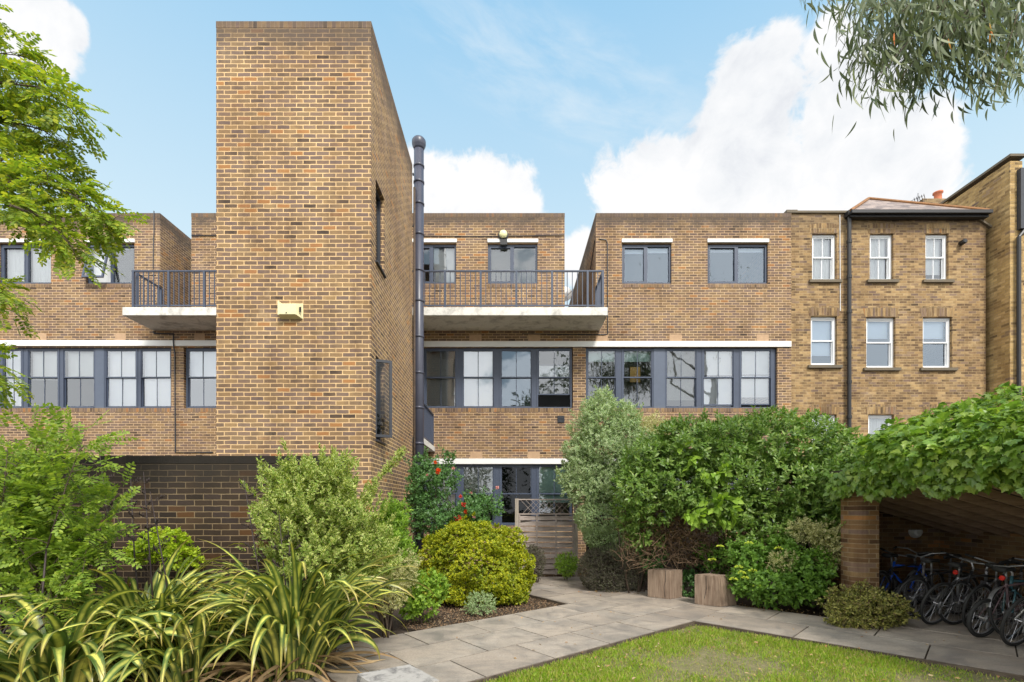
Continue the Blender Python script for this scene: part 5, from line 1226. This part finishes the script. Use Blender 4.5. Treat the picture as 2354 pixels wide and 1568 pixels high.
# low plants before the hedge
shrub('hydrangea', 'shrub', 'broad leaved green bush with small lime flower heads right of the wooden cubes', (PX(1760, 8.6), 8.6, -.05),
      [E(1725, 1340, 8.5, .30, .30), E(1780, 1345, 8.35, .42, .30), E(1840, 1340, 8.25, .36, .34), E(1720, 1275, 8.7, .34, .20), E(1655, 1280, 9.6, .35, .25), E(1800, 1270, 8.5, .25, .2), E(1870, 1310, 8.2, .25, .35)],
      1050, 6, .09, .085, L_wide, M['lf_hydra'], shell=.55, lump=.3, kw=dict(up=.5, spread=70), nst=26, stem_r=.006)
hy = bpy.data.objects['hydrangea']
for (x, y) in ((1637, 1288), (1698, 1305), (1730, 1313), (1712, 1330), (1686, 1333), (1722, 1250), (1740, 1348), (1655, 1258), (1705, 1318), (1790, 1262)):
    cpt = np.array(P(x, y, 8.15)); n_ = 30; d = rand_dirs(n_); d[:, 2] = np.abs(d[:, 2])*.5
    leaves('flower_head', tmpl('round', .9, .1, .1), cpt+d*.045, d, np.tile([0, -.5, 1], (n_, 1)), .028, M['petal_lime'], hy)
shrub('variegated_climber', 'shrub', 'pale cream variegated bush beside the shelter pillar', (PX(1880, 8.6), 8.5, -.05),
      [E(1895, 1235, 8.35, .26, .26), E(1850, 1220, 8.4, .24, .2), E(1905, 1275, 8.3, .20, .24), E(1800, 1290, 8.25, .22, .16)], 620, 6, .07, .048, L_small, M['lf_pitto2'], shell=.35, kw=dict(jit=.6), nst=14)
shrub('ivy_sprigs', 'plant', 'dark green low growth between and behind the two wooden cubes', (PX(1575, 9.7), 9.75, -.05), [E(1578, 1350, 9.65, .22, .22), E(1500, 1280, 9.9, .22, .30), E(1600, 1320, 9.9, .2, .2)], 260, 6, .08, .07, L_wide, M['lf_rose'], nst=8, stem_r=.005)
shrub('euonymus', 'shrub', 'low speckled yellow and green shrub at the foot of the brick pillar', (PX(1995, 7.3), 7.3, -.05),
      [E(1990, 1400, 7.3, .44, .26, .36), E(1955, 1395, 7.3, .25, .25), E(2040, 1408, 7.25, .22, .20), E(1945, 1425, 7.2, .18, .12)], 2100, 6, .045, .044, L_round, M['lf_euo'], shell=.55, lump=.45, nst=14, stem_r=.006)
# ivy on the shelter roof
iv = thing('ivy', (6.8, 6.5, 2.2), 'thick bright green lobed ivy covering the shelter roof and hanging over its edge', 'ivy')
ibl = []
for k in range(13):
    y = 4.0+k*.47
    for j in range(5):
        x = 5.55+j*.7; hgt = .42-.05*max(0, (y-7))*1.2; top_ = rz(x)+.10+(.12 if j < 3 else 0)
        if y > 8.6: hgt = .18
        ibl.append(((x, y, top_), (.55, .5, hgt)))
for k in range(14): y = 4.1+k*.40; ibl.append(((5.42, y, 2.22), (.24, .30, .20+.05*(k % 3))))
ibl += [E(2010, 1075, 8.2, .30, .26), E(2060, 1045, 8.3, .4, .3), E(2150, 1010, 8.6, .8, .42, .7), E(2250, 985, 8.6, .9, .5, .8), E(2330, 960, 8.4, .8, .5, .8)]
Pn, Dn = crown_points(ibl, 17000, .80, .22, 1.7)
keep = (Pn[:, 0] > .705*Pn[:, 1]) & ~((Pn[:, 2] < 2.02) & (Pn[:, 0] > 5.52)); keep &= Pn[:, 2] > np.where(Pn[:, 0] > 5.55, 2.25-(Pn[:, 0]-5.4)*SL+.03, 1.9); Pn, Dn = Pn[keep], Dn[keep]
out_d = Dn*.6+np.array([-.25, -.5, -.45]); n_ = len(Pn)
leaves('foliage', L_ivy, Pn, norm(out_d+rng.normal(size=(n_, 3))*.45), Dn+np.array([-.15, -.35, .5])+rng.normal(size=(n_, 3))*.35, .115*(.65+.6*rng.random(n_)), M['lf_ivy'], iv)
n_ = 2300; pz = np.stack([5.30+rng.normal(size=n_)*.06, rng.uniform(3.6, 8.1, n_), 2.32-rng.random(n_)**1.5*.36], 1); pz[:, 2] += .05*np.sin(pz[:, 1]*6)+.04*np.sin(pz[:, 1]*11)
leaves('hanging_leaves', L_ivy, pz, np.array([[-.2, -.3, -1.0]])+rng.normal(size=(n_, 3))*.35, np.array([[-.8, -.6, .3]])+rng.normal(size=(n_, 3))*.3, .10*(.6+.6*rng.random(n_)), M['lf_ivy'], iv)
q = MB()
for i in range(26):
    y = random.uniform(4.2, 9.2); q.tube([(5.42, y, 2.08), (5.6+random.random(), y+random.gauss(0, .3), 2.3), (7.4, y+random.gauss(0, .5), rz(7.4)+.08)], [.012, .010, .006], 5)
obj('stem', q, M['bark'], iv, True)

# ---------------------------------------------------------------- strap leaved clumps (flax)
def straps(name, base, n, L, wd, label, az0=0, azs=math.pi, el=(62, 89), drop=(55, 150), seed=1, group=None, dead=30):
    rg = np.random.default_rng(seed); t = thing(name, base, label, 'plant', group)
    S = 16; vs = []; fs = []; uvs = []; 
    def strap(az_, e0, Ln, w_, bend, off, tw, p_=1.6):
        p = np.array(base)+off; side0 = np.array([-math.sin(az_), math.cos(az_), 0.0]); o = len(vs); az_c = az_; ds = Ln/S
        for i in range(S+1):
            s = i/S; th = e0-bend*s**p_; d = np.array([math.cos(az_c)*math.cos(th), math.sin(az_c)*math.cos(th), math.sin(th)])
            if i: p = p+d*ds
            if p[2] < .01: p = np.array([p[0], p[1], .01+.002*rg.random()])
            up = np.cross(d, side0); k = tw*s; sd = side0*math.cos(k)+up*math.sin(k); nn_ = np.cross(d, sd)
            ww = w_*.5*(min(1, .55+s*2.2))*(1-max(0, (s-.45)/.55)**1.9)+.0008
            for e in (-1, 0, 1):
                q_ = p+sd*ww*e+nn_*(ww*.32*abs(e)); vs.append(tuple(q_)); uvs.append((s, .5+.5*e))
            az_c += rg.normal()*.012
        for i in range(S):
            for e in (0, 1): a_ = o+3*i+e; fs.append((a_, a_+1, a_+4, a_+3))
    for i in range(n):
        a_ = az0+rg.uniform(-azs, azs); q_ = rg.random()
        e0 = math.radians(el[0]+(el[1]-el[0])*q_); bend = math.radians(drop[0]+(drop[1]-drop[0])*rg.random()**.8)
        off = np.array([math.cos(a_), math.sin(a_), 0])*(.05+.22*rg.random()*(1.3-q_))+np.array([rg.normal()*.05, rg.normal()*.05, 0])
        strap(a_, e0, L*(.62+.5*rg.random()), wd*(.7+.5*rg.random()), bend, off, rg.normal()*.7, 1.6+rg.random()*1.6)
    def mk(nm, vs_, fs_, uvs_, m):
        me = bpy.data.meshes.new(nm); me.from_pydata([(v[0]-base[0], v[1]-base[1], v[2]-base[2]) for v in vs_], [], fs_)
        l = me.uv_layers.new(name='UVMap'); li = np.zeros(len(me.loops), np.int32); me.loops.foreach_get('vertex_index', li); l.data.foreach_set('uv', np.array(uvs_)[li].ravel()); me.update()
        return link(nm, me, m, t, True)
    mk('foliage', vs, fs, uvs, M['lf_phorm'])
    vs.clear(); fs.clear(); uvs.clear()
    for i in range(dead):
        a_ = az0+rg.uniform(-azs, azs); strap(a_, math.radians(rg.uniform(15, 50)), L*rg.uniform(.4, .8), wd*.45, math.radians(rg.uniform(60, 100)), np.array([rg.normal()*.12, rg.normal()*.12, .02]), rg.normal()*1.5, 1.0)
    mk('dead_leaves', vs, fs, uvs, M['straw'])
    return t
def spike(t, base, tip, n=9, m='dark_stem'):
    base = Vector(base); tip = Vector(tip); q = MB(); mid = (base+tip)/2+Vector((random.gauss(0, .03), 0, 0)); q.tube([base, mid, tip], [.009, .008, .003], 6)
    for k in range(n):
        s = .50+.5*k/n; p = base+(tip-base)*s; sd = 1 if k % 2 else -1; e = p+Vector((sd*random.uniform(.06, .16)*(1.25-s*.7), random.gauss(0, .05), random.uniform(.02, .07))); q.tube([p, (p+e)/2+Vector((0, 0, -.01)), e], [.005, .004, .003], 5)
        for j in range(6):
            f = p+(e-p)*(.35+.65*j/5); q.tube([f, f+Vector((random.gauss(0, .008), random.gauss(0, .008), random.uniform(.02, .045)))], [.006, .0015], 5)
    o_ = obj('flower_spike', q, M[m], t, True)
fg = 'striped strap leaved clumps in the front bed'
A_ = straps('flax_plant', (-2.27, 5.15, -.05), 230, 1.62, .076, 'largest strap leaved clump with yellow striped leaves arching over the path', seed=3, group=fg, dead=80)
for b_, tp in (((-2.5, 5.2, .1), P(560, 1100, 5.3)), ((-2.4, 5.2, .1), P(640, 1165, 5.2)), ((-2.1, 5.25, .1), P(660, 1190, 5.2))): spike(A_, b_, tp)
B_ = straps('flax_plant', (-3.75, 5.15, -.05), 170, 1.5, .078, 'strap leaved clump to the left of the largest, against the dark wall', seed=5, group=fg, dead=40)
for b_, tp in (((-3.8, 5.3, .1), P(330, 1085, 5.5)), ((-3.9, 5.3, .1), P(300, 1090, 5.6)), ((-4.0, 5.2, .1), P(225, 1010, 5.4)), ((-3.6, 5.3, .1), P(345, 1130, 5.4)), ((-4.2, 5.1, .1), P(205, 1090, 5.2)), ((-4.3, 5.0, .1), P(50, 1180, 5.0))): spike(B_, b_, tp, 8, 'twig' if random.random() < .5 else 'dark_stem')
C_ = straps('flax_plant', (-3.95, 4.35, -.05), 120, 1.30, .092, 'broad strap leaved clump in the near left corner with drooping yellow leaves', seed=11, group=fg, el=(62, 86), drop=(110, 165), dead=30)
D_ = straps('flax_plant', (-3.1, 4.75, -.05), 90, 1.3, .060, 'smaller strap leaved clump filling between the two big ones', seed=14, group=fg, el=(50, 82), drop=(80, 150), dead=30)
shrub('lime_shrub', 'shrub', 'low lime green shrub at the foot of the dark garden wall', (PX(385, 5.95), 5.95, -.05), [E(375, 1245, 5.95, .26, .14), E(420, 1285, 5.95, .22, .12), E(330, 1270, 5.95, .2, .12)], 300, 6, .05, .05, L_round, M['lf_lime'], nst=16, stem_r=.005, kw=dict(up=.6, spread=75))

# ---------------------------------------------------------------- pinnate leaved tree and sapling at the left
L_let = tmpl('round', .48, .06, .06)
def pinnate(pos, dirs, nrm, Ln, pairs, lf, droop=.35):
    """compound leaves: returns leaflet arrays and rachis points"""
    Pp = []; Dd = []; Nn = []; Ss = []; rach = []
    for p, d, nm_, L0 in zip(pos, dirs, nrm, Ln):
        d = Vector(d).normalized(); nv = Vector(nm_); nv = (nv-d*nv.dot(d)).normalized(); sd = d.cross(nv); c = Vector(p); pts = [c.copy()]
        for i in range(pairs):
            d = (d+Vector((0, 0, -droop/pairs))).normalized(); c = c+d*(L0/pairs); pts.append(c.copy())
            for s in (1, -1):
                dl = (sd*s+d*.35+Vector((random.gauss(0, .12), random.gauss(0, .12), random.gauss(-.05, .12)))).normalized()
                Pp.append(tuple(c+dl*.004)); Dd.append(tuple(dl)); Nn.append((nv.x+random.gauss(0, .2), nv.y+random.gauss(0, .2), nv.z+random.gauss(0, .2))); Ss.append(lf*random.uniform(.8, 1.15)*(1 if i < pairs-1 else .85)*(.75 if i == 0 else 1))
        Pp.append(tuple(c)); Dd.append(tuple(d)); Nn.append(tuple(nv)); Ss.append(lf); rach.append(pts)
    return np.array(Pp), np.array(Dd), np.array(Nn), np.array(Ss), rach
def pin_tree(t, lines, per_m, rad, Lr, pairs, lf, mt, name='foliage', woody='branch', r0=.012):
    Pp = []; Dd = []; Nn = []; Ln = []; wq = MB()
    for ln in lines:
        pts = [Vector(v) for v in ln]; rr_ = [r0*(1-.8*i/(len(pts)-1)) for i in range(len(pts))]; wq.tube(pts, rr_, 6)
        for a_, b_ in zip(pts[:-1], pts[1:]):
            for k in range(max(1, int((b_-a_).length*per_m))):
                s = random.random(); c = a_+(b_-a_)*s; o_ = Vector((random.gauss(0, 1), random.gauss(0, 1), random.gauss(0, 1))).normalized()*rad*random.random()**.6; e = c+o_
                if random.random() < .35: wq.tube([c, (c+e)/2+Vector((0, 0, .02)), e], [.004, .003, .002], 4, False)
                d = o_.normalized()+(b_-a_).normalized()*.7+Vector((random.gauss(0, .3), random.gauss(0, .3), -.15))
                Pp.append(e); Dd.append(d); Nn.append((random.gauss(0, .35), random.gauss(-.2, .35), 1)); Ln.append(Lr*random.uniform(.7, 1.2))
    a, b, c, s, ra = pinnate(Pp, Dd, Nn, Ln, pairs, lf); leaves(name, L_let, a, b, c, s, mt, t)
    rq = MB()
    for pts in ra: rq.tube(pts[::2]+[pts[-1]], .0013, 3, False)
    obj('leaf_stalks', rq, M['lf_green'], t); obj(woody, wq, M['bark'], t, True)
tr = thing('tree', (-6.6, 4.6, -.05), 'light green feathery leaved tree reaching in from the upper left', 'tree')
q = MB(); q.tube([(-6.6, 4.6, -.05), (-6.55, 4.65, 1.5), (-6.4, 4.7, 3.2), (-6.3, 4.8, 5), (-6.2, 4.8, 7.5)], [.16, .14, .11, .08, .03], 10); obj('trunk', q, M['bark'], tr, True)
DL = 4.9
def pl(*p): return [P(x, y, d) for x, y, d in p]
lines = [pl((-260, 420, DL), (-120, 300, DL), (0, 190, DL), (90, 200, DL-.1), (160, 250, DL-.2), (190, 285, DL-.2)),
         pl((-120, 300, DL), (-20, 120, DL), (60, 130, DL)), pl((-140, 300, DL), (0, 270, DL+.1), (100, 300, DL), (170, 350, DL)),
         pl((-240, 560, DL), (-100, 440, DL), (20, 420, DL-.1), (120, 420, DL-.2), (200, 470, DL-.2), (245, 520, DL-.2)),
         pl((-100, 440, DL), (30, 350, DL), (110, 380, DL), (180, 430, DL)), pl((20, 470, DL-.3), (100, 500, DL-.3), (160, 560, DL-.3), (180, 600, DL-.3)),
         pl((20, 430, DL+.2), (90, 520, DL+.2), (150, 540, DL+.2)), pl((200, 480, DL-.2), (230, 500, DL-.2), (265, 520, DL-.1)), pl((-260, 700, DL), (-120, 640, DL), (-10, 660, DL-.2), (15, 710, DL-.2)),
         pl((-260, 860, DL-.3), (-120, 820, DL-.3), (-30, 830, DL-.3), (5, 880, DL-.3)), pl((-260, 60, DL), (-120, 20, DL), (-25, 15, DL))]
pin_tree(tr, lines, 115, .17, .20, 7, .050, M['lf_robinia'])
sp_ = thing('feathery_shrub', (-4.9, 4.6, -.05), 'bright green feathery leaved sapling filling the left edge in front of the dark wall', 'shrub')
DB2 = 4.75; L2 = []
for (x, y) in ((150, 985), (90, 1000), (200, 985), (20, 1010), (60, 1060), (130, 1080), (180, 1130), (230, 1170), (60, 1150), (120, 1180), (10, 1120), (205, 1215), (150, 1250), (70, 1230), (0, 1200), (250, 1130), (30, 1060), (100, 1040), (120, 1290), (200, 1280), (150, 1340), (170, 1390), (60, 1290), (235, 1240)):
    dd2 = DB2+random.uniform(-.35, .45); b0 = Vector((random.uniform(-5.2, -4.2), 4.6+random.uniform(-.2, .4), -.05)); tip = P(x, y, dd2); mid = (b0+tip)/2+Vector((random.gauss(0, .08), random.gauss(0, .08), .15))
    L2.append([b0+(mid-b0)*.55, mid, mid+(tip-mid)*.5+Vector((0, 0, .04)), tip])
pin_tree(sp_, [l[1:] for l in L2], 70, .22, .21, 7, .048, M['lf_robinia2'], woody='branch', r0=.008)
q = MB()
for l in L2: q.tube([Vector((l[0].x, l[0].y, -.05)), l[0], l[1]], [.012, .010, .008], 6)
obj('stem', q, M['dark_stem'], sp_, True)

# ---------------------------------------------------------------- gum tree overhanging the upper right
eu = thing('eucalyptus', (9.8, 5.2, -.05), 'grey green gum tree with hanging sickle shaped leaves over the upper right corner', 'tree')
q = MB(); q.tube([(9.8, 5.2, -.05), (9.7, 5.3, 3), (9.4, 5.4, 6), (9.2, 5.6, 9), (9.0, 5.8, 12)], [.24, .21, .18, .13, .05], 12); obj('trunk', q, M['bark'], eu, True)
DE = 6.2; wq = MB(); Pp = []; Dd = []; Nn = []; Ss = []
br = []
tgt = [(1905, 30), (1960, 60), (1930, 110), (2000, 140), (1960, 170), (2020, 200), (1985, 215), (2060, 150), (2060, 215), (2100, 60), (2120, 170), (2110, 235), (2170, 110), (2180, 200), (2230, 60), (2230, 160), (2260, 215), (2300, 100), (2300, 180), (2330, 40), (2340, 140), (2030, 20), (2150, 20), (2050, 90),
       (1990, 30), (2200, 130), (2150, 150), (1870, -30), (2080, 190), (2330, 210), (2280, 30), (2010, 90), (1955, 20), (2290, 225), (2180, 60), (2260, 110), (2130, 110), (2240, 20), (2080, 110), (2340, 90)]
for (x, y) in tgt:
    D = DE+random.uniform(-.5, .7); tip = P(x, y-25, D); root = P(random.uniform(2250, 2500), random.uniform(-260, -40), DE+random.uniform(-.2, .5))
    mid = root+(tip-root)*.55+Vector((0, 0, .12)); pts = [root, mid, tip, tip+Vector((-.05, 0, -.12))]; wq.tube(pts, [.012, .007, .004, .002], 5); br.append(pts)
    for k in range(95):
        s = random.random()**.55; c = (mid+(tip-mid)*s)+Vector((random.gauss(0, .17), random.gauss(0, .17), random.gauss(-.02, .13)))
        Pp.append(tuple(c)); Dd.append((random.gauss(-.12, .38), random.gauss(0, .38), -1)); Nn.append((random.gauss(0, 1), random.gauss(-.6, .7), .2)); Ss.append(random.uniform(.15, .27))
for (x, y) in ((1848, 10), (1860, 30)):
    for k in range(8): Pp.append(tuple(P(x+random.gauss(0, 8), y-30+random.gauss(0, 6), DE))); Dd.append((random.gauss(-.1, .2), 0, -1)); Nn.append((random.gauss(0, 1), -.8, 0)); Ss.append(.15)
for k in range(5): a0_ = Vector((9.2, 5.5, 7+k)); wq.tube([a0_, a0_+Vector((-1.2, .2, .6)), Vector((7.6-.4*k, 6.2, 9.0))], [.06, .04, .015], 7)
# crown out of frame, seen only in reflections
for k in range(450):
    Pp.append((random.uniform(5.5, 11.5), random.uniform(3.2, 8.2), random.uniform(8.7, 12.5))); Dd.append((random.gauss(0, .4), random.gauss(0, .4), -1)); Nn.append((random.gauss(0, 1), random.gauss(0, 1), .2)); Ss.append(random.uniform(.12, .22))
leaves('foliage', tmpl('sickle', .13, .34, 0), np.array(Pp), np.array(Dd), np.array(Nn), np.array(Ss), M['lf_euca'], eu)
Po = np.array([tuple(P(x, y, DE-.4)) for x, y in ((2278, 70), (2275, 50), (2180, 88), (2056, 75), (2275, 62))]); leaves('old_leaves', tmpl('sickle', .2, .2, 0), Po, np.array([[0, 0, -1.]]*5)+rng.normal(size=(5, 3))*.2, np.array([[.3, -1, 0.]]*5), .15, M['lf_euca_old'], eu)
obj('branch', wq, M['bark'], eu, True)

# trees across the garden behind the viewer: only mirrored in the window panes
M['lf_far'] = leafmat('lf_far', [(.06, .10, .03), (.10, .15, .045), (.045, .08, .03)], trans=.2)
for i, (x, y, hh, rr_) in enumerate(((3.4, -11, 12.5, 2.9), (9.5, -13, 8.5, 3.2), (-3.5, -13, 7.5, 3.0), (-10, -12, 8.5, 3.4), (15, -12, 9.0, 3.2))):
    t = thing('tree', (x, y, -.05), ['tall', 'broad', 'low', 'wide', 'full'][i]+' dark tree across the garden, seen only mirrored in the window panes', 'tree', 'trees mirrored in the windows')
    q = MB(); q.tube([(x, y, -.05), (x+.2, y, hh*.4), (x, y, hh*.8)], [.22, .16, .05], 8); obj('trunk', q, M['bark'], t, True)
    bl_ = [((x+random.gauss(0, rr_*.4), y+random.gauss(0, rr_*.3), hh-rr_*.9+random.gauss(0, rr_*.35)), (rr_*.6, rr_*.6, rr_*.5)) for _ in range(7)]+[((x, y, hh*.5), (rr_, rr_*.8, hh*.36))]
    Pn, Dn = crown_points(bl_, 2600, .4, .3, .8); leaves('crown', L_leaf, Pn, norm(Dn+rng.normal(size=Dn.shape)*.7), rng.normal(size=Dn.shape), .34*(.6+.6*rng.random(len(Pn))), M['lf_far'], t)
